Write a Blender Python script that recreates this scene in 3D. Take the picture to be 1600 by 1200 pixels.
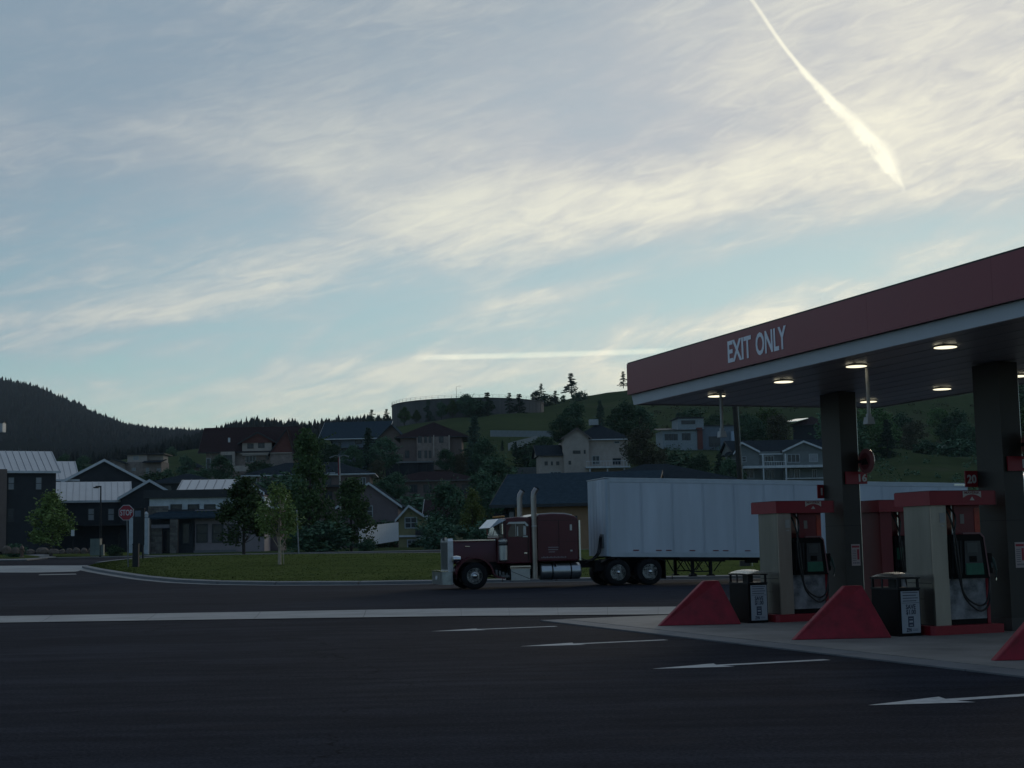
import bpy, bmesh, math, random
from mathutils import Vector, Matrix
for o in list(bpy.data.objects): bpy.data.objects.remove(o)
S = bpy.context.scene
COL = S.collection
rad = math.radians
R0 = random.Random(7)

# ------------------------------------------------------------------ camera
F = 2300.0; HC = 1.65; PITCH = math.atan(250/2300.0); ROLL = 0.02
cf = Vector((0, math.cos(PITCH), math.sin(PITCH)))
cr0 = Vector((1, 0, 0)); cu0 = Vector((0, -math.sin(PITCH), math.cos(PITCH)))
CR = cr0*math.cos(ROLL) - cu0*math.sin(ROLL)
CU = cr0*math.sin(ROLL) + cu0*math.cos(ROLL)
cam = bpy.data.cameras.new('camera'); camo = bpy.data.objects.new('camera', cam); COL.objects.link(camo)
cam.sensor_width = 36; cam.lens = 36*F/1600; cam.clip_end = 9000; cam.clip_start = 0.1
m = Matrix((CR, CU, -cf)).transposed().to_4x4(); m.translation = (0, 0, HC); camo.matrix_world = m
S.camera = camo
def ray(px, py): return cf + CR*((px-800)/F) - CU*((py-600)/F)
def at(px, py, Z):
    r = ray(px, py); t = Z/r.y; return Vector((0, 0, HC)) + r*t

# ------------------------------------------------------------------ world
SUN_AZ = rad(21); SUN_EL = rad(8)
SUN = Vector((math.sin(SUN_AZ)*math.cos(SUN_EL), math.cos(SUN_AZ)*math.cos(SUN_EL), math.sin(SUN_EL)))
W = bpy.data.worlds.new('World'); S.world = W; W.use_nodes = True
nt = W.node_tree; nt.nodes.clear()
class E:                                  # tiny expression wrapper round math nodes
    T = nt
    def __init__(s, v): s.v = v
    def _put(s, sock):
        if isinstance(s.v, (int, float)): sock.default_value = s.v
        else: E.T.links.new(s.v, sock)
def ex(a): return a if isinstance(a, E) else E(a)
def mt(op, *a, clamp=False):
    n = E.T.nodes.new('ShaderNodeMath'); n.operation = op; n.use_clamp = clamp
    for i, q in enumerate(a): ex(q)._put(n.inputs[i])
    return E(n.outputs[0])
E.__add__ = lambda a, b: mt('ADD', a, b); E.__radd__ = E.__add__
E.__sub__ = lambda a, b: mt('SUBTRACT', a, b); E.__rsub__ = lambda a, b: mt('SUBTRACT', b, a)
E.__mul__ = lambda a, b: mt('MULTIPLY', a, b); E.__rmul__ = E.__mul__
E.__truediv__ = lambda a, b: mt('DIVIDE', a, b)
def sstep(x, lo, hi):
    n = E.T.nodes.new('ShaderNodeMapRange'); n.interpolation_type = 'SMOOTHSTEP'
    ex(x)._put(n.inputs['Value']); n.inputs['From Min'].default_value = lo; n.inputs['From Max'].default_value = hi
    return E(n.outputs[0])
def comb(x, y, z):
    n = E.T.nodes.new('ShaderNodeCombineXYZ')
    for i, q in enumerate((x, y, z)): ex(q)._put(n.inputs[i])
    return n.outputs[0]
def noise(vec, scale=1., detail=6., rough=.55, dist=0.):
    n = E.T.nodes.new('ShaderNodeTexNoise'); E.T.links.new(vec, n.inputs['Vector'])
    n.inputs['Scale'].default_value = scale; n.inputs['Detail'].default_value = detail
    n.inputs['Roughness'].default_value = rough; n.inputs['Distortion'].default_value = dist
    return E(n.outputs['Fac'])
def mixc(f, a, b):
    n = E.T.nodes.new('ShaderNodeMix'); n.data_type = 'RGBA'; n.clamp_factor = True
    ex(f)._put(n.inputs[0])
    for q, i in ((a, 6), (b, 7)):
        if isinstance(q, tuple): n.inputs[i].default_value = (*q, 1)
        else: E.T.links.new(q, n.inputs[i])
    return n.outputs[2]
tc = nt.nodes.new('ShaderNodeTexCoord'); sp = nt.nodes.new('ShaderNodeSeparateXYZ'); nt.links.new(tc.outputs['Generated'], sp.inputs[0])
dx, dy, dz = (E(sp.outputs[i]) for i in range(3))
az = mt('ARCTAN2', dx, dy); el = mt('ARCSINE', dz)              # azimuth from the view axis, elevation
front = sstep(dy, 0.35, 0.75)
cz = mt('MAXIMUM', dz, 0.0) + 0.10
px_ = dx/cz; py_ = dy/cz
nP = noise(comb(px_*0.55+py_*0.15, py_*1.1-px_*0.3, 3.1), 1.0, 8, .6, .8)
# streak field in azimuth/elevation, rising gently to the right
ca, sa = math.cos(rad(15)), math.sin(rad(15))
A_ = az*ca + el*sa; B_ = el*ca - az*sa
nS1 = noise(comb(A_*6., B_*26., 1.7), 1.0, 9, .60, 1.6)
nS2 = noise(comb(A_*24., B_*95., 5.2), 1.0, 6, .6, 1.3)
nS3 = noise(comb(az*5.+1.3, el*9., 8.8), 1.0, 5, .5, .4)
def azel(px, py):
    r = ray(px, py).normalized(); return math.atan2(r.x, r.y), math.asin(r.z)
def blob(pxc, pyc, wx, wy, ang, amp):                          # soft cloud bank / gap centred on one direction
    a0, e0 = azel(pxc, pyc); amp = amp*.82
    c, s = math.cos(rad(ang)), math.sin(rad(ang))
    da = az - a0; de = el - e0
    u = (da*c + de*s)/(wx/F); v = (de*c - da*s)/(wy/F)
    return mt('EXPONENT', (u*u + v*v)*-1.0)*amp
hi_ = sstep(el, rad(9.5), rad(15.5))
den = (nP-.5)*0.55 + (nS1-.5)*(.92 - hi_*.62) + (nS3-.5)*.55 + (nS2-.5)*(.35-hi_*.27) + .60 + hi_*.24
bl = None
for b in ((430, 415, 520, 34, 15, .20), (120, 520, 260, 34, 8, .20), (330, 470, 170, 16, 12, .10), (860, 345, 260, 44, 6, .20), (1230, 265, 330, 60, 10, .22),
          (1560, 290, 130, 48, 6, .20), (745, 440, 110, 55, -30, .15), (1450, 140, 330, 60, 18, .14), (540, 285, 130, 26, -32, .14),
          (640, 310, 120, 16, -30, .10), (960, 520, 330, 24, 4, .12), (1130, 395, 330, 12, 12, .10), (700, 590, 500, 40, 2, .16), (880, 455, 170, 14, 12, .10),
          (1150, 430, 330, 34, 14, -.24), (230, 520, 190, 13, 4, -.20), (600, 480, 150, 42, 10, -.22), (320, 560, 330, 20, 3, -.18),
          (1420, 370, 300, 24, 12, -.24), (1120, 210, 130, 28, 8, -.05), (250, 330, 260, 44, 5, -.05), (60, 30, 300, 120, 0, -.12),
          (930, 410, 230, 16, 8, -.14), (720, 340, 90, 20, 0, -.08), (450, 60, 300, 60, 5, -.05), (255, 205, 130, 12, -12, .10), (420, 240, 120, 14, -22, .10), (575, 238, 18, 12, 0, .16), (700, 330, 60, 30, 10, .10), (1000, 300, 90, 14, 8, .10)):
    q = blob(*b); bl = q if bl is None else bl + q
den = den + bl*front
cov = sstep(den, 0.30, 0.98)
bright = sstep(den - hi_*.16 + (nS2-.5)*.42*front, 0.52, 1.22)
# condensation trails: one dropping across the upper right, one lying low over the hill
wob = (noise(comb(az*85., el*85., 2.), 1., 7, .7, .5) - .5)
pts = [azel(1130, -60), azel(1175, 0), azel(1232, 82), azel(1300, 158), azel(1348, 205), azel(1378, 238), azel(1396, 272), azel(1412, 305)]
fc = nt.nodes.new('ShaderNodeFloatCurve'); e_hi, e_lo = pts[0][1], pts[-1][1]; a_lo, a_hi = pts[0][0], pts[-1][0]
cm = fc.mapping.curves[0]
srt = sorted([((e_hi-e)/(e_hi-e_lo), (a-a_lo)/(a_hi-a_lo)) for a, e in pts])
while len(cm.points) < len(srt): cm.points.new(.5, .5)
for p, q in zip(cm.points, srt): p.location = q
fc.mapping.update()
tpar = (E(e_hi) - el)*(1/(e_hi-e_lo)); tpar._put(fc.inputs['Value'])
ac = E(fc.outputs[0])*(a_hi-a_lo) + a_lo
wd = mt('MULTIPLY', sstep(tpar, .35, .8), (1 - sstep(tpar, .82, 1.0)))*0.0050 + 0.0016
tr1 = (1 - sstep(mt('ABSOLUTE', az - ac + wob*0.013*sstep(tpar, .3, .8))/wd, 0.25, 1.5))
tr1 = tr1*(1 - sstep(tpar, .95, 1.0))*(sstep(tpar, .0, .7)*.6 + .4)*(wob*3.6*sstep(tpar, .35, .7) + 1.0)*front
a1, e1 = azel(640, 559); a2, e2 = azel(1010, 549)
ec = (az - a1)*((e2-e1)/(a2-a1)) + e1
tr2 = (1 - sstep(mt('ABSOLUTE', el - ec + wob*.0012)/.0021, .3, 1.3))*sstep(az, a1-.01, a1+.03)*(1 - sstep(az, a2, a2+.03))*(wob*1.2+.85)*front
trail = mt('MAXIMUM', tr1*.95, tr2*.75, clamp=True)
dn = nt.nodes.new('ShaderNodeVectorMath'); dn.operation = 'DOT_PRODUCT'; nt.links.new(tc.outputs['Generated'], dn.inputs[0]); dn.inputs[1].default_value = SUN
glow = mt('POWER', mt('MAXIMUM', E(dn.outputs['Value']), 0.0), 9.0)
back = sstep(dn.outputs['Value'], -.2, .95)
thin = mixc(back, (.085, .138, .225), (.33, .385, .425))
thin = mixc(glow, thin, (.55, .54, .49))
ul = sstep(el - az*.45, rad(11), rad(25))*front
thin = mixc(ul*.75, thin, (.175, .225, .285))
thin = mixc(sstep(az, rad(-16), rad(4))*hi_*(1-ul)*.6*front, thin, (.37, .365, .40))
low = (1 - sstep(el, rad(1.5), rad(8)))*back
thin = mixc(low*.8, thin, (.52, .56, .47))
thick = mixc(back, (.105, .150, .225), (.50, .52, .47))
thick = mixc(glow*1.1, thick, (.80, .76, .60))
thick = mixc(low*.8, thick, (.66, .66, .50))
thick = mixc(ul*.6, thick, (.30, .33, .37))
cc = mixc(bright, thin, thick)
cc = mixc(trail, cc, (.86, .82, .66))
sky = nt.nodes.new('ShaderNodeTexSky'); sky.sky_type = 'NISHITA'; sky.sun_disc = False
sky.sun_elevation = SUN_EL; sky.sun_rotation = SUN_AZ; sky.altitude = 900; sky.air_density = 1.0; sky.dust_density = .1; sky.ozone_density = 3.0
bg1 = nt.nodes.new('ShaderNodeBackground'); tn = nt.nodes.new('ShaderNodeMix'); tn.data_type = 'RGBA'; tn.blend_type = 'MULTIPLY'; tn.inputs[0].default_value = 1; tn.inputs[7].default_value = (1.0, 1.05, .80, 1)
nt.links.new(sky.outputs[0], tn.inputs[6]); nt.links.new(tn.outputs[2], bg1.inputs[0]); bg1.inputs[1].default_value = 0.10
bg2 = nt.nodes.new('ShaderNodeBackground'); nt.links.new(cc, bg2.inputs[0]); bg2.inputs[1].default_value = 1.0
mx = nt.nodes.new('ShaderNodeMixShader'); wo = nt.nodes.new('ShaderNodeOutputWorld')
mt('MAXIMUM', cov*.50 + .47, trail, clamp=True)._put(mx.inputs[0])
nt.links.new(bg1.outputs[0], mx.inputs[1]); nt.links.new(bg2.outputs[0], mx.inputs[2]); nt.links.new(mx.outputs[0], wo.inputs[0])
sl = bpy.data.lights.new('sun', 'SUN'); sl.energy = 0.5; sl.angle = rad(14); sl.color = (1, .86, .66)
so = bpy.data.objects.new('sun', sl); COL.objects.link(so); so.rotation_euler = SUN.to_track_quat('Z', 'Y').to_euler()
S.view_settings.view_transform = 'Standard'; S.view_settings.look = 'None'; S.view_settings.exposure = 0.48; S.view_settings.gamma = 1
S.view_settings.use_curve_mapping = False
S.render.engine = 'CYCLES'

# ------------------------------------------------------------------ materials
MATS = {}
def M(name, col, rough=.7, metal=0., var=.18, scale=2., bump=0., bscale=30., spec=.5, emit=None, seams=None, trans=0., rvar=0., streak=False, col2=None, ior=None):
    if name in MATS: return MATS[name]
    mt_ = bpy.data.materials.new(name); mt_.use_nodes = True; t = mt_.node_tree; b = t.nodes['Principled BSDF']
    b.inputs['Roughness'].default_value = rough; b.inputs['Metallic'].default_value = metal
    b.inputs['Specular IOR Level'].default_value = spec
    tcn = t.nodes.new('ShaderNodeTexCoord'); vec = tcn.outputs['Object']
    mp = t.nodes.new('ShaderNodeMapping'); t.links.new(vec, mp.inputs[0])
    if streak: mp.inputs['Scale'].default_value = (1, 1, .12)
    no = t.nodes.new('ShaderNodeTexNoise'); t.links.new(mp.outputs[0], no.inputs[0]); no.inputs['Scale'].default_value = scale; no.inputs['Detail'].default_value = 7; no.inputs['Roughness'].default_value = .62
    mr = t.nodes.new('ShaderNodeMapRange'); t.links.new(no.outputs[0], mr.inputs[0]); mr.inputs[1].default_value = .3; mr.inputs[2].default_value = .7
    mix = t.nodes.new('ShaderNodeMix'); mix.data_type = 'RGBA'; t.links.new(mr.outputs[0], mix.inputs[0])
    c2 = col2 or tuple(min(1, c*(1+var)) for c in col); c1 = tuple(c*(1-var) for c in col) if not col2 else col
    mix.inputs[6].default_value = (*c1, 1); mix.inputs[7].default_value = (*c2, 1)
    out = mix.outputs[2]
    if rvar:
        oi = t.nodes.new('ShaderNodeObjectInfo'); hv = t.nodes.new('ShaderNodeHueSaturation'); t.links.new(out, hv.inputs['Color'])
        for i, (lo, hi) in ((0, (.5-rvar*.02, .5+rvar*.02)), (2, (1-rvar*.35, 1+rvar*.35))):
            r_ = t.nodes.new('ShaderNodeMapRange'); t.links.new(oi.outputs['Random'], r_.inputs[0]); r_.inputs[3].default_value = lo; r_.inputs[4].default_value = hi
            t.links.new(r_.outputs[0], hv.inputs[i])
        out = hv.outputs[0]
    t.links.new(out, b.inputs['Base Color'])
    if bump:
        n2 = t.nodes.new('ShaderNodeTexNoise'); t.links.new(vec, n2.inputs[0]); n2.inputs['Scale'].default_value = bscale; n2.inputs['Detail'].default_value = 4
        bp = t.nodes.new('ShaderNodeBump'); bp.inputs['Strength'].default_value = bump; bp.inputs['Distance'].default_value = .02
        t.links.new(n2.outputs[0], bp.inputs['Height']); t.links.new(bp.outputs[0], b.inputs['Normal'])
    if emit: b.inputs['Emission Color'].default_value = (*emit[0], 1); b.inputs['Emission Strength'].default_value = emit[1]
    if trans: b.inputs['Transmission Weight'].default_value = trans
    MATS[name] = mt_; return mt_
red = M('red_paint', (0.261, 0.009, 0.023), .42, var=.12, scale=3)
redf = M('fascia_red', (0.219, 0.017, 0.034), .32, var=.05, scale=.6)
redb = M('barrier_red', (0.260, 0.008, 0.021), .55, var=.34, scale=5, bump=.15)
steel = M('brushed_steel', (0.2210, 0.2210, 0.2082), .34, .9, var=.12, scale=6, streak=True)
steel_l = M('light_steel', (0.3400, 0.3145, 0.2805), .36, .85, var=.12, scale=6, streak=True)
white = M('white_trim', (.62, .63, .63), .6, var=.08)
dwhite = M('off_white_print', (.55, .56, .56), .7, var=.05)
black = M('black_plastic', (0.006, 0.006, 0.007), .5, var=.2, spec=.12)
blackm = M('black_metal', (.010, .011, .014), .45, var=.2, spec=.3)
rubber = M('tyre_rubber', (.012, .012, .013), .85, var=.3, scale=8, spec=.2)
hosem = M('hose_rubber', (.009, .009, .010), .5, var=.2)
chrome = M('chrome', (.62, .62, .62), .12, 1., var=.06)
alum = M('aluminium', (.45, .46, .47), .33, .9, var=.10, scale=4)
lid = M('polished_lid', (.75, .73, .68), .22, .9, var=.05)
maroon = M('maroon_truck_paint', (.080, .008, .016), .28, var=.12, scale=1.5)
chassis = M('chassis_black', (.008, .008, .009), .7, var=.3, spec=.2)
glassd = M('dark_window_glass', (.020, .026, .034), .08, var=.1, spec=.6)
glasst = M('pale_truck_glass', (.10, .13, .15), .08, var=.1, spec=.8)
trailw = M('white_trailer_skin', (0.468, 0.510, 0.561), .42, var=.15, scale=.9, streak=True)
trailr = M('trailer_rail', (.42, .46, .50), .45, .3, var=.1, scale=2)
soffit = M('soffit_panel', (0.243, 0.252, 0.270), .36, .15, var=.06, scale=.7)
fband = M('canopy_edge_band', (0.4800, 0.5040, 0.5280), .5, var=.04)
colm = M('column_cladding', (0.0216, 0.0200, 0.0176), .45, var=.12, scale=1.2, streak=True)
lampm = M('lit_lens', (.9, .88, .8), .4, emit=((1., .92, .66), 1.0))
concr = M('apron_concrete', (0.203, 0.189, 0.176), .8, var=.30, scale=.8, bump=.2)
concl = M('pale_concrete', (.17, .17, .17), .8, var=.16, scale=1.1, bump=.2)
curbm = M('kerb_concrete', (.15, .155, .16), .85, var=.15, scale=1.5, bump=.2)
paint = M('road_paint', (.42, .42, .42), .7, var=.30, scale=6)
logow = M('logo_white', (.50, .46, .44), .6, var=.05)
green = M('keypad_green', (.012, .12, .075), .5, var=.15, scale=12)
screen = M('screen_grey', (.05, .06, .065), .3, var=.1)
# asphalt with patches, seal streaks and fine grain
def asphalt():
    m_ = bpy.data.materials.new('asphalt'); m_.use_nodes = True; t = m_.node_tree; E.T = t; b = t.nodes['Principled BSDF']
    tcn = t.nodes.new('ShaderNodeTexCoord'); s_ = t.nodes.new('ShaderNodeSeparateXYZ'); t.links.new(tcn.outputs['Object'], s_.inputs[0])
    x, y = E(s_.outputs[0]), E(s_.outputs[1])
    big = noise(comb(x*.10, y*.16, 0), 1., 5, .6, .3); mid = noise(comb(x*.25, y*1.1, 1), 1., 6, .6, .5); fine = noise(comb(x, y, 0), 26., 3, .8)
    strk = noise(comb(x*.06, y*2.2, 5), 1., 5, .6, .2)
    f = big*.5 + mid*.35 + strk*.35 -.1 + (fine-.5)*1.0 + (noise(comb(x*1.2, y*3., 4), 1., 4, .7)-.5)*.35
    col = mixc(sstep(f, .36, .72), (.0100, .0112, .0175), (.029, .033, .046))
    brown = sstep(noise(comb(x*.45+4, y*.9, 3), 1., 4, .55), .58, .72)
    col = mixc(brown*.35, col, (.026, .024, .028))
    vo = t.nodes.new('ShaderNodeTexVoronoi'); vo.feature = 'DISTANCE_TO_EDGE'; vo.inputs['Scale'].default_value = .16; wv = noise(comb(x, y, 0), .9, 4, .6)
    t.links.new(comb(x + wv*2.2, y + wv*1.4, 0), vo.inputs['Vector'])
    crack = (1 - sstep(vo.outputs['Distance'], .0, .006))*sstep(big, .42, .56)
    col = mixc(crack*.75, col, (.004, .004, .006))
    drip = sstep(noise(comb(x*1.6, y*1.6, 9), 1., 3, .5), .70, .76)
    col = mixc(drip*.55, col, (.006, .006, .008))
    t.links.new(col, b.inputs['Base Color']); b.inputs['Roughness'].default_value = .95; b.inputs['Specular IOR Level'].default_value = .04
    bp = t.nodes.new('ShaderNodeBump'); bp.inputs['Strength'].default_value = .35; bp.inputs['Distance'].default_value = .02
    t.links.new(fine.v, bp.inputs['Height']); t.links.new(bp.outputs[0], b.inputs['Normal'])
    return m_
asph = asphalt()
def ground_mat(name, ca_, cb_, cc_, s1, s2, far=False):
    m_ = bpy.data.materials.new(name); m_.use_nodes = True; t = m_.node_tree; E.T = t; b = t.nodes['Principled BSDF']
    tcn = t.nodes.new('ShaderNodeTexCoord'); s_ = t.nodes.new('ShaderNodeSeparateXYZ'); t.links.new(tcn.outputs['Object'], s_.inputs[0])
    x, y = E(s_.outputs[0]), E(s_.outputs[1])
    n1 = noise(comb(x*s1, y*s1, 0), 1., 6, .6, .4); n2 = noise(comb(x*s2, y*s2*1.6, 2), 1., 5, .65); n3 = noise(comb(x*s2*.4, y*s2*.4, 7), 1., 4, .6)
    col = mixc(sstep(n1*.6+n2*.4, .36, .64), ca_, cb_); col = mixc(sstep(n3, .55, .75), col, cc_)
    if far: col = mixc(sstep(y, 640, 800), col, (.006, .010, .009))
    t.links.new(col, b.inputs['Base Color']); b.inputs['Roughness'].default_value = .95; b.inputs['Specular IOR Level'].default_value = 0.
    return m_
lawnm = ground_mat('lawn_grass', (.056, .074, .024), (.088, .106, .034), (.108, .110, .048), .35, 3.)
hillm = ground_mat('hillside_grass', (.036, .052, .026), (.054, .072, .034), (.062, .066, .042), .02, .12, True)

# ------------------------------------------------------------------ mesh helpers
class MB:
    def __init__(s): s.v = []; s.f = []; s.m = []
    def face(s, idx, m=0): s.f.append(tuple(idx)); s.m.append(m)
    def poly(s, pts, m=0):
        n = len(s.v); s.v += [tuple(p) for p in pts]; s.face(range(n, n+len(pts)), m); return s
    def hexa(s, p, m=0):      # 8 pts: bottom 4 ccw, top 4 ccw
        n = len(s.v); s.v += [tuple(q) for q in p]
        for f in ((3, 2, 1, 0), (4, 5, 6, 7), (0, 1, 5, 4), (1, 2, 6, 5), (2, 3, 7, 6), (3, 0, 4, 7)): s.face([n+i for i in f], m)
        return s
    def box(s, x0, x1, y0, y1, z0, z1, m=0):
        return s.hexa([(x0, y0, z0), (x1, y0, z0), (x1, y1, z0), (x0, y1, z0), (x0, y0, z1), (x1, y0, z1), (x1, y1, z1), (x0, y1, z1)], m)
    def bar(s, p0, p1, w, h=None, m=0):
        return s.tube([p0, p1], [w/2*1.414, w/2*1.414], 4, m, rot=math.pi/4)
    def tube(s, pts, rs, n=10, m=0, rot=0., cap=True):
        pts = [Vector(p) for p in pts]; rs = rs if isinstance(rs, (list, tuple)) else [rs]*len(pts)
        base = len(s.v); up = None
        for i, p in enumerate(pts):
            d = (pts[min(i+1, len(pts)-1)] - pts[max(i-1, 0)]).normalized()
            if up is None: up = Vector((0, 0, 1)) if abs(d.z) < .9 else Vector((0, 1, 0))
            a = d.cross(up).normalized(); b = d.cross(a).normalized(); up = -b if False else up
            for k in range(n):
                t = 2*math.pi*k/n + rot; s.v.append(tuple(p + (a*math.cos(t) + b*math.sin(t))*rs[i]))
        for i in range(len(pts)-1):
            for k in range(n):
                k2 = (k+1) % n; q = base+i*n; s.face((q+k, q+k2, q+n+k2, q+n+k), m)
        if cap: s.face([base+k for k in range(n)][::-1], m); s.face([base+(len(pts)-1)*n+k for k in range(n)], m)
        return s
    def prism(s, prof, axis, a, b, m=0):      # prof: 2D outline; axis 'x','y','z' extruded a..b
        def P(u, v, w): return {'x': (w, u, v), 'y': (u, w, v), 'z': (u, v, w)}[axis]
        n = len(s.v); k = len(prof); s.v += [P(u, v, a) for u, v in prof] + [P(u, v, b) for u, v in prof]
        s.face([n+i for i in range(k)][::-1], m); s.face([n+k+i for i in range(k)], m)
        for i in range(k): j = (i+1) % k; s.face((n+i, n+j, n+k+j, n+k+i), m)
        return s
    def lathe(s, prof, axis='y', c=(0, 0, 0), n=24, m=0):   # prof: (r, h) along axis
        base = len(s.v)
        for r, h in prof:
            for k in range(n):
                t = 2*math.pi*k/n; u, v = r*math.cos(t), r*math.sin(t)
                q = {'x': (h, u, v), 'y': (u, h, v), 'z': (u, v, h)}[axis]; s.v.append((q[0]+c[0], q[1]+c[1], q[2]+c[2]))
        for i in range(len(prof)-1):
            for k in range(n): k2 = (k+1) % n; q = base+i*n; s.face((q+k, q+k2, q+n+k2, q+n+k), m)
        s.face([base+k for k in range(n)], m); s.face([base+(len(prof)-1)*n+k for k in range(n)], m)
        return s
    def mesh(s, name, mats, smooth=False):
        me = bpy.data.meshes.new(name); me.from_pydata(s.v, [], s.f)
        for q in (mats if isinstance(mats, (list, tuple)) else [mats]): me.materials.append(q)
        me.polygons.foreach_set('material_index', s.m)
        bm = bmesh.new(); bm.from_mesh(me); bmesh.ops.recalc_face_normals(bm, faces=bm.faces); bm.to_mesh(me); bm.free()
        if smooth:
            me.shade_smooth()
            try: me.set_sharp_from_angle(angle=rad(38))
            except Exception: pass
        me.update(); return me
    def build(s, name, mats, parent=None, smooth=False, **k):
        return link(name, s.mesh(name, mats, smooth), parent, **k)
def link(name, me, parent=None, loc=(0, 0, 0), rot=(0, 0, 0), scale=(1, 1, 1), label=None, kind=None):
    o = bpy.data.objects.new(name, me); COL.objects.link(o); o.parent = parent
    o.location = loc; o.rotation_euler = rot; o.scale = scale
    if label: o['label'] = label
    if kind: o['kind'] = kind
    return o
def thing(name, label, cat, loc=(0, 0, 0), rotz=0., group=None, scale=1.):
    o = bpy.data.objects.new(name, None); COL.objects.link(o); o.location = loc; o.rotation_euler = (0, 0, rotz); o.scale = (scale,)*3
    o.empty_display_size = .3; o['label'] = label; o['category'] = cat
    if group: o['group'] = group
    return o
def tag(o, label, cat, group=None):
    o['label'] = label; o['category'] = cat
    if group: o['group'] = group
    return o
def dup(root, loc, rotz, label, group=None, scale=None):
    def cp(o, par):
        c = o.copy(); COL.objects.link(c); c.parent = par
        for ch in o.children: cp(ch, c)
        return c
    r = cp(root, None); r.location = loc; r.rotation_euler = (0, 0, rotz); r['label'] = label
    if group: r['group'] = group
    if scale: r.scale = scale
    return r
def structure(o): o['kind'] = 'structure'; return o
def text_mesh(name, s, size, mat, parent, loc, rot, width=None, bold=.0, depth=.004, align='LEFT'):
    cu = bpy.data.curves.new('tmp', 'FONT'); cu.body = s; cu.size = size; cu.offset = bold; cu.extrude = depth; cu.align_x = align; cu.resolution_u = 3
    o = bpy.data.objects.new('tmp', cu); COL.objects.link(o); bpy.context.view_layer.update()
    me = bpy.data.meshes.new_from_object(o); bpy.data.objects.remove(o); me.materials.clear(); me.materials.append(mat)
    xs = [v.co.x for v in me.vertices]; w = max(xs)-min(xs); k = (width/w) if width else 1.
    return link(name, me, parent, loc, rot, (k, 1, 1))

# ------------------------------------------------------------------ terrain
def lerp_list(L, x):
    if x <= L[0][0]: return L[0][1]
    for (x0, y0), (x1, y1) in zip(L, L[1:]):
        if x <= x1: return y0 + (y1-y0)*(x-x0)/(x1-x0)
    return L[-1][1]
cols = [-300, 0, 150, 300, 450, 600, 700, 800, 900, 1000, 1100, 1200, 1340, 1420, 1510, 1600, 2000]
T = {240: [840, 838, 836, 832, 822, 815, 808, 800, 790, 780, 776, 770, 765, 765, 765, 765, 760],
     300: [800, 790, 782, 765, 752, 750, 750, 748, 750, 752, 750, 748, 735, 716, 720, 730, 735],
     350: [785, 775, 762, 745, 738, 728, 722, 720, 725, 725, 725, 722, 717, 708, 712, 718, 720],
     400: [770, 760, 748, 730, 720, 706, 700, 698, 698, 700, 702, 700, 700, 700, 700, 700, 700],
     500: [750, 745, 735, 712, 697, 670, 655, 648, 655, 655, 658, 658, 660, 662, 660, 658, 650],
     600: [740, 737, 725, 704, 688, 668, 657, 647, 632, 624, 616, 608, 598, 590, 583, 575, 560],
     690: [742, 740, 728, 708, 692, 668, 656, 645, 622, 605, 594, 583, 570, 560, 550, 540, 520],
     800: [745, 742, 730, 712, 700, 690, 690, 680, 665, 650, 640, 630, 620, 610, 600, 600, 590]}
TP = {1100: [(-300, 735), (0, 728), (200, 712), (300, 690), (330, 681), (355, 672), (400, 665), (450, 668), (480, 673), (500, 669), (560, 661), (605, 663), (640, 672), (800, 700), (2000, 700)],
      1500: [(-300, 690), (0, 690), (200, 695), (330, 700), (2000, 720)],
      2300: [(-300, 560), (-100, 583), (0, 596), (50, 608), (100, 629), (150, 652), (200, 672), (260, 677), (320, 681), (400, 688), (2000, 760)],
      3200: [(-300, 640), (0, 650), (400, 730), (2000, 790)]}
rows = []
for k, v in T.items(): rows.append((k, list(zip(cols, v))))
rows += list(TP.items())
def zrow(L, px, Z):
    py = lerp_list(L, px); Hy = 850 - ROLL*(px-800)
    return HC + Z*(Hy-py)/F*1.0
def near_z(Y):
    return lerp_list([(64, 0), (105, 1.1), (150, 1.5), (190, 1.6)], Y)
def ter(X, Y):
    if Y <= 190: return near_z(Y)
    px = 800 + F*X/Y
    prevZ, pz = 190, 1.6
    for Zk, L in rows:
        z = zrow(L, px, Zk)
        if Y <= Zk: t = (Y-prevZ)/(Zk-prevZ); return pz + (z-pz)*t
        prevZ, pz = Zk, z
    return pz
def gp(px, py, off=0.):            # where the sight line meets the ground
    r = ray(px, py); t = 5.
    while t < 400:
        p = Vector((0, 0, HC)) + r*t
        if p.z <= ter(p.x, p.y) + off: return p
        t += .1 if t < 150 else .5
    return p
def on(px, Z, dz=0.):
    X = (px-800)/F*Z; return Vector((X, Z, ter(X, Z)+dz))
mb = MB()
Ys = [-150, 0, 40, 64, 85, 105, 127, 150, 170, 190, 215, 240, 270, 300, 325, 350, 375, 400, 450, 500, 550, 600, 645, 690, 745, 800, 900, 1000, 1100, 1300, 1500, 1700, 1900, 2100, 2300, 2700, 3200, 5200]
us = list(range(-1600, 3201, 25))
RN = random.Random(3)
for Y in Ys:
    for u in us:
        X = (u-800)/F*max(Y, 190); z = ter(X, Y) if Y <= 3200 else -40
        if Y > 200: z += RN.uniform(-1, 1)*Y*.0009
        mb.v.append((X, Y, z - (.0 if Y > 190 else .05)))
nu = len(us)
for i in range(len(Ys)-1):
    for j in range(nu-1): a = i*nu+j; mb.face((a, a+1, a+nu+1, a+nu), 0)
g = mb.build('ground', hillm, smooth=True); structure(g)

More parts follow.
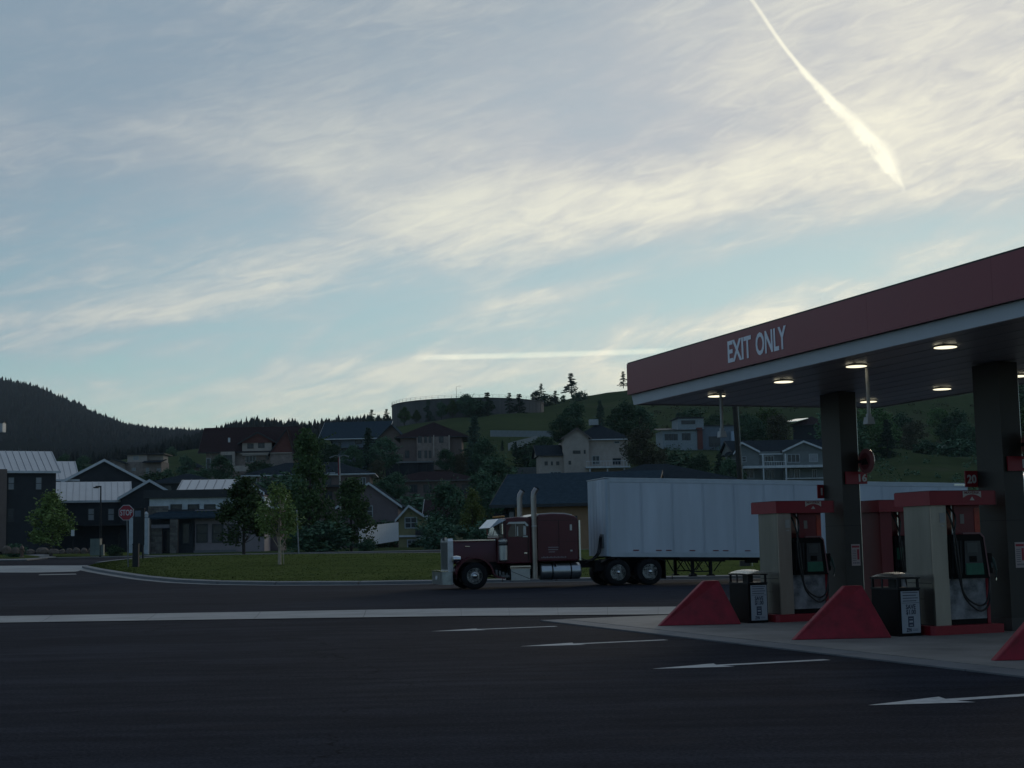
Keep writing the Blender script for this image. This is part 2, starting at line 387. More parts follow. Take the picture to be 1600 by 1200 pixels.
def strip(name, A, B, mat, off, n=40, mrows=8, thick=0., kind=True):       # sheet between two lines of world points, laid on the ground
    def samp(L, n):
        L = [Vector(p) for p in L]; d = [0]
        for a, b in zip(L, L[1:]): d.append(d[-1]+(b-a).length)
        out = []
        for i in range(n+1):
            t = d[-1]*i/n
            for k in range(len(L)-1):
                if t <= d[k+1]+1e-6: out.append(L[k].lerp(L[k+1], (t-d[k])/max(1e-6, d[k+1]-d[k]))); break
        return out
    a, b = samp(A, n), samp(B, n); mb = MB()
    for j in range(mrows+1):
        for i in range(n+1):
            p = a[i].lerp(b[i], j/mrows); mb.v.append((p.x, p.y, ter(p.x, p.y)+off))
    for j in range(mrows):
        for i in range(n): q = j*(n+1)+i; mb.face((q, q+1, q+n+2, q+n+1))
    if thick:
        edge = [j*(n+1) for j in range(mrows+1)][::-1] + list(range(n+1)) + [j*(n+1)+n for j in range(mrows+1)]
        base = len(mb.v)
        for e in edge: v = mb.v[e]; mb.v.append((v[0], v[1], v[2]-thick))
        for k in range(len(edge)-1): mb.face((edge[k], edge[k+1], base+k+1, base+k))
    o = mb.build(name, mat, smooth=True)
    if kind: structure(o)
    return o
strip('asphalt_lot', [(-60, -30, 0), (70, -30, 0)], [(-60, 122, 0), (70, 122, 0)], asph, .0, 30, 76)
# ------------------------------------------------------------------ lawn, kerb, side street, walks
kerbpx = [(128, 888), (150, 893), (185, 899), (225, 905), (275, 910), (340, 913), (430, 914.5), (560, 914), (700, 912), (870, 909), (1050, 906)]
KN = [gp(x, y) for x, y in kerbpx] + [Vector((16, 61.5, 0)), Vector((45, 57, 0))]
def shift(L, d):
    out = []
    for i, p in enumerate(L):
        t = (L[min(i+1, len(L)-1)] - L[max(i-1, 0)]); t.z = 0; t.normalize(); out.append(p + Vector((-t.y, t.x, 0))*d)
    return out
gut = strip('gutter', shift(KN, -.55), KN, concl, .012, 60, 1)
# kerb stones: separate cast lengths with recessed joints
kroot = structure(link('kerb', None)) if False else None
def samp(L, step):
    out = []; acc = 0
    for a, b in zip(L, L[1:]):
        d = (b-a).length; k = max(1, round(d/step))
        for i in range(k): out.append(a.lerp(b, i/k))
    return out + [L[-1]]
kp = samp(KN, 3.0); kq = samp(KN, 3.0); KI = shift(kp, .35)
ke = bpy.data.objects.new('kerb', None); COL.objects.link(ke); structure(ke)
for i in range(len(kp)-1):
    a, b, c, d = kp[i].lerp(kp[i+1], .008), kp[i].lerp(kp[i+1], .992), KI[i].lerp(KI[i+1], .992), KI[i].lerp(KI[i+1], .008)
    q = [(p.x, p.y, ter(p.x, p.y)-.1) for p in (a, b, c, d)] + [(p.x, p.y, ter(p.x, p.y)+(.16 if k > 1 else .13)) for k, p in enumerate((a, b, c, d))]
    MB().hexa(q).build('kerb_stone', curbm, ke)
K2 = shift(KN, .35)
farpx = [(160, 882), (200, 877), (260, 873), (340, 870.5), (450, 869), (560, 868), (700, 867)]
FN = [gp(x, y) for x, y in farpx] + [Vector((10, 103, 0)), Vector((45, 101, 0))]
lawn = strip('lawn', K2, FN, lawnm, .15, 70, 14)
LW = (K2, FN)
# grass tufts fringe as fine blades
def blades(name, area, n, h, mat, seed):
    r = random.Random(seed); mb = MB()
    A, B = area
    for _ in range(n):
        t = r.random(); v = r.random()**1.4
        ia = t*(len(A)-1); k = min(int(ia), len(A)-2); a = A[k].lerp(A[k+1], ia-k)
        ib = t*(len(B)-1); k = min(int(ib), len(B)-2); b = B[k].lerp(B[k+1], ib-k)
        p = a.lerp(b, v); z = ter(p.x, p.y)+.14; an = r.uniform(0, 3.14); w = r.uniform(.03, .07); hh = h*r.uniform(.5, 1.2)
        c, s_ = math.cos(an)*w, math.sin(an)*w
        mb.poly([(p.x-c, p.y-s_, z), (p.x+c, p.y+s_, z), (p.x+r.uniform(-.04, .04), p.y, z+hh)])
    return mb.build(name, mat, kind='stuff')
bl_ = blades('grass_blades', (K2, FN), 22000, .035, M('grass_blade', (.052, .064, .018), .8, var=.4, scale=.5, spec=.0), 5)
tag(bl_, 'short mown grass standing over the lawn behind the truck', 'grass')
strip('far_kerb', FN, shift(FN, .45), concl, .16, 40, 1, thick=.16)
sidefar = [Vector((-60, 118, 0)), Vector((50, 113, 0))]
strip('far_sidewalk', [Vector((-80, 120.2, 0)), Vector((60, 114.5, 0))], [Vector((-80, 122, 0)), Vector((60, 116.2, 0))], concl, .08, 40, 2, thick=.1)
# left: concrete crossing, far grass islands, curved walk
L1 = [gp(-60, 895), gp(60, 895), (gp(120, 893.5)), gp(136, 888)]; L2 = [gp(-60, 885), gp(60, 884), gp(120, 884), gp(160, 883.5)]
strip('concrete_crossing', L1, L2, M('bright_concrete', (0.2400, 0.2480, 0.2480), .8, var=.18, scale=.5), .016, 30, 3)
strip('patched_asphalt_edge', [gp(60, 899), gp(120, 898)], [gp(62, 897.6), gp(118, 896.6)], concl, .010, 10, 1)
strip('grass_island', [gp(-60, 875), gp(30, 875), gp(62, 873)], [gp(-60, 868.5), gp(30, 868.5), gp(60, 871.5)], lawnm, .14, 14, 3, thick=.12)
strip('curved_walk', [gp(-60, 877), gp(40, 876.5), gp(70, 873.8), gp(92, 870.5)], [gp(-60, 875.3), gp(30, 875.2), gp(60, 873.4), gp(70, 869)], concl, .10, 16, 1, thick=.08)
strip('curved_walk', [gp(30, 868.4), gp(60, 871.4), gp(88, 870.4)], [gp(20, 866.9), gp(58, 867.2), gp(75, 868.2)], concl, .10, 10, 1, thick=.08)
strip('verge', [gp(82, 871.2), gp(150, 871), gp(225, 869)], [gp(70, 865.5), gp(150, 865), gp(225, 864.6)], lawnm, .12, 14, 2, thick=.12)
# valley gutter across the lot
vn = [(-30, 37.5), (-13, 35.9), (-1.5, 34.6), (3.4, 33.4), (10, 32.2), (40, 27)]; vf = [(-30, 40.8), (-14, 39.6), (-1.7, 38.8), (3.8, 37.2), (10, 36), (40, 31)]
n_seg = 22
def along(L, t):
    i = t*(len(L)-1); k = min(int(i), len(L)-2); a, b = Vector((*L[k], 0)), Vector((*L[k+1], 0)); return a.lerp(b, i-k)
vg = bpy.data.objects.new('valley_gutter', None); COL.objects.link(vg); structure(vg)
for i in range(n_seg):
    t0, t1 = i/n_seg+.00007, (i+1)/n_seg-.00007
    a, b, c, d = along(vn, t0), along(vn, t1), along(vf, t1), along(vf, t0)
    m1, m2 = a.lerp(d, .5), b.lerp(c, .5); mb = MB(); z = .016
    mb.v += [(a.x, a.y, z), (b.x, b.y, z), (m2.x, m2.y, .005), (m1.x, m1.y, .005), (c.x, c.y, z), (d.x, d.y, z)]; mb.face((0, 1, 2, 3)); mb.face((3, 2, 4, 5))
    mb.build('slab', M('gutter_concrete', (0.2340, 0.2340, 0.2340), .8, var=.25, scale=.7), vg)

# ------------------------------------------------------------------ fuel island frame: x across the lanes, y away from the camera
ANG = rad(20); C1 = Vector((6.7, 30.2, 0)); BX = Vector((math.cos(ANG), math.sin(ANG), 0)); AY = Vector((-math.sin(ANG), math.cos(ANG), 0))
def isl(x, y, z=0.): return C1 + BX*x + AY*y + Vector((0, 0, z))
ISL = [0., -5.0, -10.0, 5.2]          # island offsets along y
ap = bpy.data.objects.new('apron', None); COL.objects.link(ap); ap.location = C1; ap.rotation_euler = (0, 0, ANG); structure(ap)
xs = [-4.72, -1.6, 1.6, 4.8, 8]; ys = [3.7, .8, -2.1, -5, -7.9, -10.8, -13.7, -16.6, -19.5, -22.4]
for i in range(len(xs)-1):
    for j in range(len(ys)-1):
        MB().box(xs[i]+.008, xs[i+1]-.008, ys[j+1]+.008, ys[j]-.008, -.1, .024+.0012*((i*7+j*3) % 3)).build('slab', concr, ap)
for j in range(len(ys)-1): MB().box(-5.25, -4.735, ys[j+1]+.012, ys[j]-.012, -.1, .020).build('edge_band', M('edge_concrete', (.135, .14, .15), .8, var=.15, scale=1.5), ap)
for k, yy in enumerate((1.55, -3.45, -8.45, -13.4)):
    mb = MB(); x0 = -8.35; z = .0045
    mb.v += [(x0, yy, z), (x0+1.05, yy-.30, z), (x0+.98, yy-.09, z), (x0+2.62, yy-.09, z), (x0+2.62, yy+.09, z), (x0+.98, yy+.09, z), (x0+1.05, yy+.30, z)]
    mb.face((0, 1, 2, 5, 6)); mb.face((2, 3, 4, 5))
    o = mb.build('painted_arrow', paint, None, loc=C1, rot=(0, 0, ANG)); structure(o)

# ------------------------------------------------------------------ canopy
can = thing('fuel_canopy', 'long flat fuel station canopy with dark red fascia and EXIT ONLY lettering', 'canopy', C1, ANG)
X0, X1, Y0, Y1 = -3.35, 2.9, -34., 3.05
seg = 12
for i in range(seg):
    a = Y0 + (Y1-Y0)*i/seg; b = Y0 + (Y1-Y0)*(i+1)/seg
    MB().box(X0, X0+.05, a+.0015, b-.0015, 4.83, 5.5).build('fascia_panel', redf, can)
    MB().box(X1-.05, X1, a+.0015, b-.0015, 4.83, 5.5).build('fascia_panel', redf, can)
for i in range(2):
    a = X0+.06+(X1-X0-.12)*i/2; b = X0+.06+(X1-X0-.12)*(i+1)/2
    MB().box(a, b, Y1-.05, Y1, 4.83, 5.5).build('fascia_panel', redf, can)
MB().box(X0+.012, X0+.045, Y0, Y1-.02, 5.5, 5.53).box(X1-.045, X1-.012, Y0, Y1-.02, 5.5, 5.53).box(X0+.05, X1-.05, Y1-.045, Y1-.012, 5.5, 5.53).build('cap_trim', blackm, can)
MB().hexa([(X0+.10, Y0, 4.6), (X0+.17, Y0, 4.6), (X0+.17, Y1-.1, 4.6), (X0+.10, Y1-.1, 4.6), (X0+.09, Y0, 4.825), (X0+.17, Y0, 4.825), (X0+.17, Y1-.02, 4.825), (X0+.09, Y1-.02, 4.825)]).build('edge_band', fband, can)
MB().box(X0+.175, X1-.02, Y1-.14, Y1-.1, 4.6, 4.825).box(X1-.06, X1-.02, Y0, Y1-.145, 4.6, 4.825).build('edge_band', M('edge_band_grey', (.26, .28, .29), .5), can)
nso = 21; w_ = (X1-.08-X0-.18)/nso
for i in range(nso):
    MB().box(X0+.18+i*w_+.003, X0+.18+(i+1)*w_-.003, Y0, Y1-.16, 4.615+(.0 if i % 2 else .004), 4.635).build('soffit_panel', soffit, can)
MB().box(X0+.06, X1-.06, Y0, Y1-.06, 5.30, 5.38).build('roof_deck', trailr, can)
MB().box(X0+.2, X1-.09, Y0, Y1-.17, 4.65, 4.66).build('soffit_backing', black, can)
text_mesh('lettering', 'EXIT', .56, M('letter_white', (0.825, 0.825, 0.870), .6, var=.04), can, (X0-.006, Y1-4.60, 4.975), (rad(90), 0, rad(-90)), width=.90, bold=.014, depth=.001)
text_mesh('lettering', 'ONLY', .56, MATS['letter_white'], can, (X0-.006, Y1-5.68, 4.975), (rad(90), 0, rad(-90)), width=1.08, bold=.014, depth=.001)
def notice(parent, x, y, z):
    n = MB().box(x, x+.20, y-.006, y, z, z+.43).build('notice', M('notice_paper', (.42, .36, .36), .7, var=.06), parent)
    mb = MB().box(x+.015, x+.185, y-.008, y-.006, z+.36, z+.40).box(x+.13, x+.18, y-.008, y-.006, z+.12, z+.33); mb.build('notice_print', M('notice_red', (.30, .03, .05), .7), n)
    mb = MB()
    for k in range(7): mb.box(x+.02, x+.11, y-.008, y-.006, z+.10+k*.034, z+.112+k*.034)
    for k in range(4): mb.box(x+.03+k*.04, x+.055+k*.04, y-.008, y-.006, z+.04, z+.07)
    mb.build('notice_print', M('notice_ink', (.12, .12, .16), .7), n)
for ii, yo in enumerate(ISL[:3]):
    c = MB().box(-.2, .2, yo-.35, yo+.35, .02, 4.60).build('column', colm, can)
    MB().box(-.215, .215, yo-.365, yo+.365, .02, .24).build('column_base', M('column_base_paint', (.045, .042, .04), .6), c)
    MB().box(-.203, .203, yo-.353, yo+.353, 1.88, 1.89).build('cladding_joint', blackm, c)
    MB().box(.201, .216, yo-.34, yo-.31, .3, 4.5).build('conduit_or_rim_glint', lid, c)  # added polished strip imitating the bright rim reflection along the column edge
    notice(c, -.06, yo-.352, 1.08)
    num = ['16', '18', '22'][ii]; lo = ['14', '20', '24'][ii]
    # number blades and round logo on the near face, lower blade on the far face
    s1 = MB().box(-.14, .36, yo-.40, yo-.372, 2.72, 2.97).build('number_sign', red, c)
    text_mesh('number', num, .20, dwhite, s1, (.12, yo-.402, 2.775), (rad(90), 0, 0), width=.19, bold=.006)
    dwn = .0 if ii == 0 else .02
    sx = -.34 if ii == 0 else -.45
    s2 = MB().box(sx, .1, yo+.36, yo+.385, 2.46+dwn, 2.74+dwn).build('number_sign', red, c)
    text_mesh('number', lo, .20, dwhite, s2, (sx+.035, yo+.358, 2.53+dwn), (rad(90), 0, 0), width=.19, bold=.006)
    MB().box(-.1, .02, yo+.351, yo+.36, 2.5, 2.7).build('bracket', blackm, c)
    MB().box(-.1, .02, yo-.371, yo-.351, 2.78, 2.92).build('bracket', blackm, c)
    cy = yo-.60
    MB().box(.19, .23, yo-.66, yo-.30, 3.14, 3.20).build('bracket', blackm, c)
    rg = MB().lathe([(.245, .20), (.25, .21), (.25, .235), (.245, .245)], 'x', (0, cy, 3.17), 28).build('round_sign', M('ring_pink', (.22, .07, .075), .5), c, smooth=True)
    MB().lathe([(.17, .194), (.17, .1995)], 'x', (0, cy, 3.17), 28).build('sign_face', M('ring_red', (.11, .006, .012), .5), rg)
    MB().prism([(cy-.12, 3.10), (cy-.02, 3.25), (cy+.02, 3.19), (cy+.06, 3.24), (cy+.12, 3.10)], 'x', .188, .1935).build('mountain_mark', black, rg)
    MB().lathe([(.248, .2455), (.252, .255), (.248, .262)], 'x', (0, cy, 3.17), 28).build('sign_rim', lid, rg, smooth=True)
def lamp(x, y):
    b = MB().box(x-.13, x+.13, y-.13, y+.13, 4.583, 4.612).build('ceiling_light', blackm, can)
    mb = MB().lathe([(.02, 4.572), (.175, 4.574), (.18, 4.578), (.175, 4.582)], 'z', (x, y, 0), 20); mb.build('lens', lampm, b, smooth=True)
for y in (.73, -1.95, -4.4, -6.9, -9.4, -11.9): lamp(-2.4, y)
for y in (1.32, -1.3, -3.6, -6.1, -8.6): lamp(1.62, y)
for k, (px, Z, lab) in enumerate(((1127, 29.4, 'pale rod and box hanging near the canopy corner, in front of the modern hillside house'),
                                  (1358, 25.4, 'pale rod and box hanging between the columns, right of the number 16 column'))):
    X = (px-800)/F*Z; t = thing('hanging_fixture', lab, 'hanging fixture', (X, Z, 4.61), ANG, 'rods hanging from the canopy ceiling')
    dr = -.88 if k else -.78
    MB().tube([(0, 0, 0), (0, 0, dr)], .028, 8).tube([(0, 0, -.0), (0, 0, -.03)], .08, 10).build('rod', M('rod_grey', (.42, .42, .42), .5), t, smooth=True)
    MB().tube([(.035, 0, -.1), (.035, 0, dr+.03)], .007, 6).build('cable', lid, t)
    MB().hexa([(-.075, -.07, dr-.14), (.075, -.07, dr-.14), (.075, .07, dr-.14), (-.075, .07, dr-.14), (-.06, -.06, dr-.02), (.06, -.06, dr-.02), (.06, .06, dr-.02), (-.06, .06, dr-.02)]).box(-.035, .035, -.035, .035, dr-.02, dr+.04).build('head_box', M('fixture_box', (.40, .41, .42), .5), t)

# ------------------------------------------------------------------ dispensers
def logo(parent, x, y, z, w):       # arched wordmark band over a small peak, flat print on the red valance
    k = w/.36; mb = MB(); N = 10
    top = [(x + w*i/N, z+.085*k) for i in range(N+1)]
    bot = [(x + w*(1-i/N), z - .02*k + .055*k*(1-(2*(1-i/N)-1)**2)) for i in range(N+1)]
    mb.prism(top+bot, 'y', y-.006, y); l = mb.build('logo_band', logow, parent)
    text_mesh('logo_word', 'MAVERIK', .055*k, M('logo_ink', (.20, .06, .07), .6), l, (x+w*.07, y-.0075, z+.043*k), (rad(90), 0, 0), width=w*.86, bold=.0015, depth=.001)
    MB().prism([(x+w*.36, z-.065*k), (x+w*.5, z-.005*k), (x+w*.62, z-.065*k)], 'y', y-.006, y).build('logo_peak', logow, parent)
def hose(pts, r=.018):
    P = [Vector(p) for p in pts]; out = []
    for i in range(len(P)-1):
        p0, p1, p2, p3 = P[max(i-1, 0)], P[i], P[i+1], P[min(i+2, len(P)-1)]
        for k in range(6):
            t = k/6; out.append(.5*((2*p1) + (p2-p0)*t + (2*p0-5*p1+4*p2-p3)*t*t + (3*p1-p0-3*p2+p3)*t**3))
    out.append(P[-1]); return MB().tube(out, r, 6)
def dispenser(label, x, y, variant):
    t = thing('fuel_dispenser', label, 'fuel dispenser', isl(x, y), ANG, 'fuel dispensers on the islands')
    # local: x 0..1.15 along island, y -.4..+.4, front face at y=-.4
    MB().prism([(-.10, -.52), (1.25, -.52), (1.25, .52), (-.10, .52), (-.16, .46), (-.16, -.46)], 'z', .02, .17).build('base', M('plinth_red', (0.288, 0.010, 0.022), .5, var=.15, scale=4), t)
    side = steel if variant == 0 else M('side_red', (.16, .008, .016), .45, var=.1)
    cab = MB().box(0, .30, -.36, .36, .17, 2.15).build('cabinet', side, t)
    if variant == 0:
        MB().box(.004, .30, -.40, -.362, .17, 2.15).build('front_pilaster', steel_l, t)
        MB().box(-.004, 0, -.33, .33, .86, .87).box(-.004, 0, -.33, .33, .17, .18).box(-.006, 0, -.12, .14, .98, .985).box(-.006, 0, -.12, .14, .60, .605).build('panel_seam', blackm, cab)
        MB().box(.17, .27, -.406, -.40, 1.86, 2.02).box(.19, .25, -.408, -.40, 1.80, 1.82).build('sticker', M('sticker_grey', (.36, .37, .37), .5), cab)
    else:
        MB().box(.004, .27, -.40, -.362, .17, 2.15).build('front_pilaster', MATS['side_red'], t)
    MB().box(.302, 1.12, -.30, .30, .172, .92).build('lower_housing', blackm, t)
    lp = MB().box(.31, 1.06, -.345, -.302, .26, .93).build('lower_panel', M('panel_photo', (.03, .04, .055), .35, col2=(.42, .43, .46), scale=3.2), t)
    MB().box(.31, 1.06, -.35, -.302, .172, .258).build('kick_plate', black, lp)
    MB().box(1.06, 1.12, -.36, -.302, .17, .95).build('red_edge_trim', red, t)
    head = MB().prism([(.31, .93), (1.08, .93), (1.00, 1.60), (.93, 1.66), (.33, 1.66), (.31, 1.60)], 'y', -.42, .42).build('head', black, t)
    MB().prism([(.93, 1.665), (1.0, 1.605), (1.075, .95), (1.10, .95), (1.02, 1.62), (.95, 1.69), (.60, 1.69), (.60, 1.665)], 'y', -.43, -.40).build('head_trim', M('trim_pinkish', (.20, .10, .11), .4), head)
    MB().prism([(.60, 1.0), (.98, 1.0), (.93, 1.55), (.62, 1.55)], 'y', -.431, -.421).build('door', M('door_grey', (.030, .036, .042), .35), head)
    scr = MB().box(.66, .87, -.437, -.432, 1.36, 1.52).build('screen', screen, head)
    MB().box(.70, .84, -.440, -.432, 1.20, 1.30).build('card_reader', black, head)
    MB().prism([(.62, .99), (.975, .99), (.962, 1.18), (.62, 1.18)], 'y', -.440, -.432).build('keypad', green, head)
    if variant:
        MB().box(.66, .76, -.441, -.437, 1.50, 1.62).build('sticker', dwhite, head); MB().box(.64, .86, -.441, -.437, 1.28, 1.44).build('sticker', M('sticker_blue', (.22, .25, .30), .5), head)
        MB().box(.35, .50, -.43, -.421, 1.18, 1.42).build('sticker', green, head)
    for i in range(4): MB().box(.36+i*.055, .395+i*.055, -.426, -.421, 1.02, 1.56).build('grade_slot', blackm, head)
    MB().box(.55, 1.06, -.28, .28, 1.66, 2.15).build('upper_housing', M('upper_red', (.17, .010, .018), .35, var=.15), t)
    MB().box(.66, .74, -.288, -.282, 1.84, 2.0).build('sticker', M('sticker_grey2', (.25, .23, .22), .6), t)
    MB().box(.95, 1.055, -.288, -.282, 1.68, 2.10).build('red_reflector', M('reflector_orange', (.38, .035, .015), .3, var=.3, scale=5), t)
    for q in (.31, .50): MB().box(q, q+.02, -.27, -.25, 1.66, 2.15).build('hose_post', lid if variant else alum, t)
    MB().box(.30, .55, .2, .26, 1.66, 1.8).build('hose_rack', alum, t)
    v = MB().prism([(-.08, -.50), (1.24, -.50), (1.24, .50), (-.08, .50)], 'z', 2.15, 2.38).build('valance', red, t)
    MB().box(-.07, 1.23, -.49, .49, 2.381, 2.392).box(1.226, 1.246, -.507, -.501, 2.16, 2.37).build('valance_trim', M('trim_dark', (.10, .012, .018), .5), v)
    logo(v, .58, -.502, 2.29, .36)
    for k, (xa, xb) in enumerate(((.36, .47), (.47, .43))):
        hose([(xa, -.22, 2.14), (xa+.01, -.40, 1.95), (xb-.04, -.46, 1.55), (xb, -.47, 1.05), (xb+.06+.06*k, -.46, .66), (xb+.26+.10*k, -.46, .44+.05*k), (.90+.06*k, -.46, .40+.12*k), (1.06, -.43, .55+.16*k), (1.12, -.38, .98)], .017).build('hose', hosem, t, smooth=True)
    nz = MB().box(1.09, 1.16, -.42, -.20, 1.0, 1.34).build('nozzle_boot', black, t)
    MB().tube([(1.14, -.36, 1.32), (1.20, -.40, 1.22), (1.235, -.42, 1.05), (1.225, -.42, .93)], [.028, .032, .020, .013], 8).tube([(1.14, -.38, 1.28), (1.15, -.43, 1.1)], .014, 6).build('nozzle', M('nozzle_green', (.03, .06, .055), .4), nz, smooth=True)
    MB().tube([(1.225, -.42, .93), (1.222, -.42, .885)], .013, 8).build('nozzle_spout', chrome, nz, smooth=True)
    return t
dn_ = [('steel-sided fuel dispenser with red valance beside the number 16 column, behind the farther red barrier', 'red-sided fuel dispenser on the far side of the number 16 column'),
       ('steel-sided fuel dispenser left of the number 18 column, beside the nearer black bin', 'red fuel dispenser at the right picture edge behind the number 18 column')]
for i in range(2):
    dispenser(dn_[i][0], -1.75, ISL[i], 0)
    dispenser(dn_[i][1], .62, ISL[i], 1)

# ------------------------------------------------------------------ island end barriers and bins
bl3 = ['farthest wedge shaped red barrier, left of the first bin and under the canopy corner', 'middle wedge shaped red barrier in front of the second black bin', 'red wedge barrier cut off by the right picture edge']
for i in range(3):
    o = MB(); z = .024
    nose = [(-.02, -.07), (-.02, .07)]
    B = [(-.03, -.05), (1.49, -.55), (1.49, .55), (-.03, .05)]; Tt = [(.97, -.06), (1.27, -.09), (1.27, .09), (.97, .06)]
    o.hexa([(x, y, z) for x, y in B] + [(x, y, .86) for x, y in Tt])
    ob = o.build('island_barrier', redb, None, loc=isl(-4.20, ISL[i]), rot=(0, 0, ANG)); tag(ob, bl3[i], 'barrier', 'red wedge barriers at the island ends')
    bv = ob.modifiers.new('bevel', 'BEVEL'); bv.width = .018; bv.segments = 2
def bin_(label, x, y):
    t = thing('litter_bin', label, 'litter bin', isl(x, y, .024), ANG, 'black litter bins by the barriers')
    MB().prism([(0, -.38), (.42, -.38), (.42, .38), (0, .38)], 'z', 0, .76).build('body', black, t)
    f = MB(); 
    for a, b in ((.0, -.38), (.38, -.38), (.0, .34), (.38, .34)): f.box(a, a+.035, b, b+.035, .76, .93)
    f.box(.15, .27, -.1, .1, .76, .93); f.box(-.01, .43, -.39, .39, .755, .785); f.box(-.015, .435, -.395, .395, .925, .95); f.build('frame', blackm, t)
    MB().box(-.012, .005, .03, .07, .76, .93).build('frame', blackm, t)
    L = MB(); N = 10
    for i in range(N+1):
        for j in range(N+1): u, v = 2*i/N-1, 2*j/N-1; L.v.append((.21+.235*u, .41*v, .951+.085*math.sqrt(max(0, (1-u*u*.98)*(1-v*v*.98)))))
    for i in range(N):
        for j in range(N): q = i*(N+1)+j; L.face((q, q+1, q+N+2, q+N+1)); L.build('lid', lid, t, smooth=True)
    s = MB().box(.05, .40, -.392, -.382, .05, .73).build('sign', M('bin_sign', (.34, .37, .42), .6, var=.05), t)
    ink = M('sign_ink', (.045, .055, .09), .7)
    mb = MB()
    for k in range(4): mb.box(.08, .37-(k % 2)*.03, -.3945, -.392, .70-k*.045, .712-k*.045)
    mb.box(.06, .39, -.3945, -.392, .535, .541).build('sign_print', ink, s)
    text_mesh('sign_text', 'SAVE', .105, ink, s, (.13, -.3935, .44), (rad(90), 0, 0), width=.19, bold=.003, depth=.0008)
    text_mesh('sign_text', '$1.00', .105, ink, s, (.13, -.3935, .355), (rad(90), 0, 0), width=.19, bold=.003, depth=.0008)
    MB().box(.165, .275, -.3945, -.392, .15, .32).build('sign_picture', ink, s)
    MB().box(.185, .255, -.396, -.3945, .28, .29).box(.185, .255, -.396, -.3945, .22, .25).box(.19, .25, -.396, -.3945, .17, .185).build('sign_picture', MATS['bin_sign'], s)
    text_mesh('sign_text', 'ZYN', .075, ink, s, (.13, -.3935, .075), (rad(90), 0, 0), width=.10, bold=.004, depth=.0008)
    MB().box(.245, .35, -.394, -.392, .085, .105).box(.245, .35, -.394, -.392, .115, .122).build('sign_print', M('sign_pale_ink', (.20, .22, .27), .7), s)
bin_('black litter bin with a white notice beside the farther steel dispenser', -2.45, ISL[0])
bin_('black litter bin with a white notice beside the nearer steel dispenser', -2.45, ISL[1])

# ------------------------------------------------------------------ tractor
TA = rad(12.5)
tf = Vector((3.46, 56.1, 0)); TX = Vector((math.cos(TA), math.sin(TA), 0)); TY = Vector((-math.sin(TA), math.cos(TA), 0))
tk = thing('semi_truck', 'dark maroon long-nosed semi truck with chrome stacks parked along the lawn kerb', 'truck', tf - TX*5.99, TA)
def wheel(parent, x, y, dual=False, steer=False, r=.50):
    w = .28 if not dual else .56
    t = MB().lathe([(r*.60, 0), (r*.90, .0), (r*.985, .03), (r, .06), (r, w/2-.015 if dual else w-.06), (r*.93, w/2 if dual else w-.05), (r, w/2+.015 if dual else w-.055), (r, w-.05), (r*.97, w-.02), (r*.60, w)], 'y', (0, 0, 0), 36).build('tyre', rubber, None, smooth=True)
    t.parent = parent; t.location = (x, y, r)
    rim = MB(); d = -.01 if steer else .10
    if steer: pr = [(r*.60, .0), (r*.56, .02), (r*.50, .05), (r*.30, .0), (r*.20, -.035), (r*.17, -.06)]
    else: pr = [(r*.60, .0), (r*.57, .03), (r*.50, .13), (r*.34, .15), (r*.24, .10), (r*.22, .04), (r*.18, .02)]
    rim.lathe(pr, 'y', (0, 0, 0), 28); rm = rim.build('rim', alum, t, smooth=True)
    nb = MB(); hl = MB()
    for k in range(10):
        a = 2*math.pi*k/10; q = .30 if steer else .32
        nb.lathe([(.016, (-.04 if steer else .09)), (.016, .16)], 'y', (r*q*math.cos(a), 0, r*q*math.sin(a)), 6)
        a += .31; hl.lathe([(.030, (.0 if steer else .115)), (.030, .17)], 'y', (r*.44*math.cos(a), 0, r*.44*math.sin(a)), 8)
    nb.build('wheel_nut', chrome, rm) ; hl.build('hand_hole', black, rm)
    h = MB().lathe([(r*.17, -.07 if steer else .01), (r*.12, -.10 if steer else -.05), (.01, -.11 if steer else -.06)], 'y', (0, 0, 0), 16); h.build('hub_cap', chrome, rm, smooth=True)
    return t
wheel(tk, .90, .04, steer=True); wheel(tk, .90, 2.12, steer=True)
for xx in (6.42, 7.68):
    wheel(tk, xx, 0, dual=True); wheel(tk, xx, 1.84, dual=True)
# hood, grille, bumper
def tapered(xa, xb, ya, yb, za, zb, dy, dz, m, name, cr=.12):
    mb = MB(); ring = []
    for x, k in ((xa, 1), (xb, 0)):
        y0, y1, z1 = ya+dy*k, yb-dy*k, zb-dz*k
        ring.append([(x, y0, za), (x, y0, z1-cr), (x, y0+cr*.3, z1-cr*.3), (x, y0+cr, z1), (x, y1-cr, z1), (x, y1-cr*.3, z1-cr*.3), (x, y1, z1-cr), (x, y1, za)])
    n = len(ring[0]); mb.v = ring[0]+ring[1]
    for i in range(n): j = (i+1) % n; mb.face((i, j, n+j, n+i))
    mb.face(range(n)); mb.face(range(n, 2*n)); return mb.build(name, m, tk, smooth=True)
hood = tapered(.14, 1.80, .46, 1.99, .95, 1.86, .06, .03, maroon, 'hood', .10)
MB().box(.16, 1.78, .40, .47, 1.80, 1.835).build('hood_trim', chrome, hood); MB().box(.62, .80, .428, .44, 1.585, 1.61).build('hood_emblem', chrome, hood)
MB().box(.5, 1.7, .52, .56, 1.0, 1.01).build('hood_seam', blackm, hood)
gr = MB().prism([(.42, .68), (2.03, .68), (2.05, 1.80), (1.98, 1.90), (.47, 1.90), (.40, 1.80)], 'x', -.03, .16).build('grille_surround', M('bright_metal', (.62, .63, .64), .38, .45), tk)
MB().box(-.036, -.029, .53, 1.92, .74, 1.76).build('grille_mesh', M('grille_dark', (.02, .025, .028), .5, .4), gr)
gb = MB()
for k in range(13): gb.box(-.05, -.037, .56+k*.108, .575+k*.108, .75, 1.75)
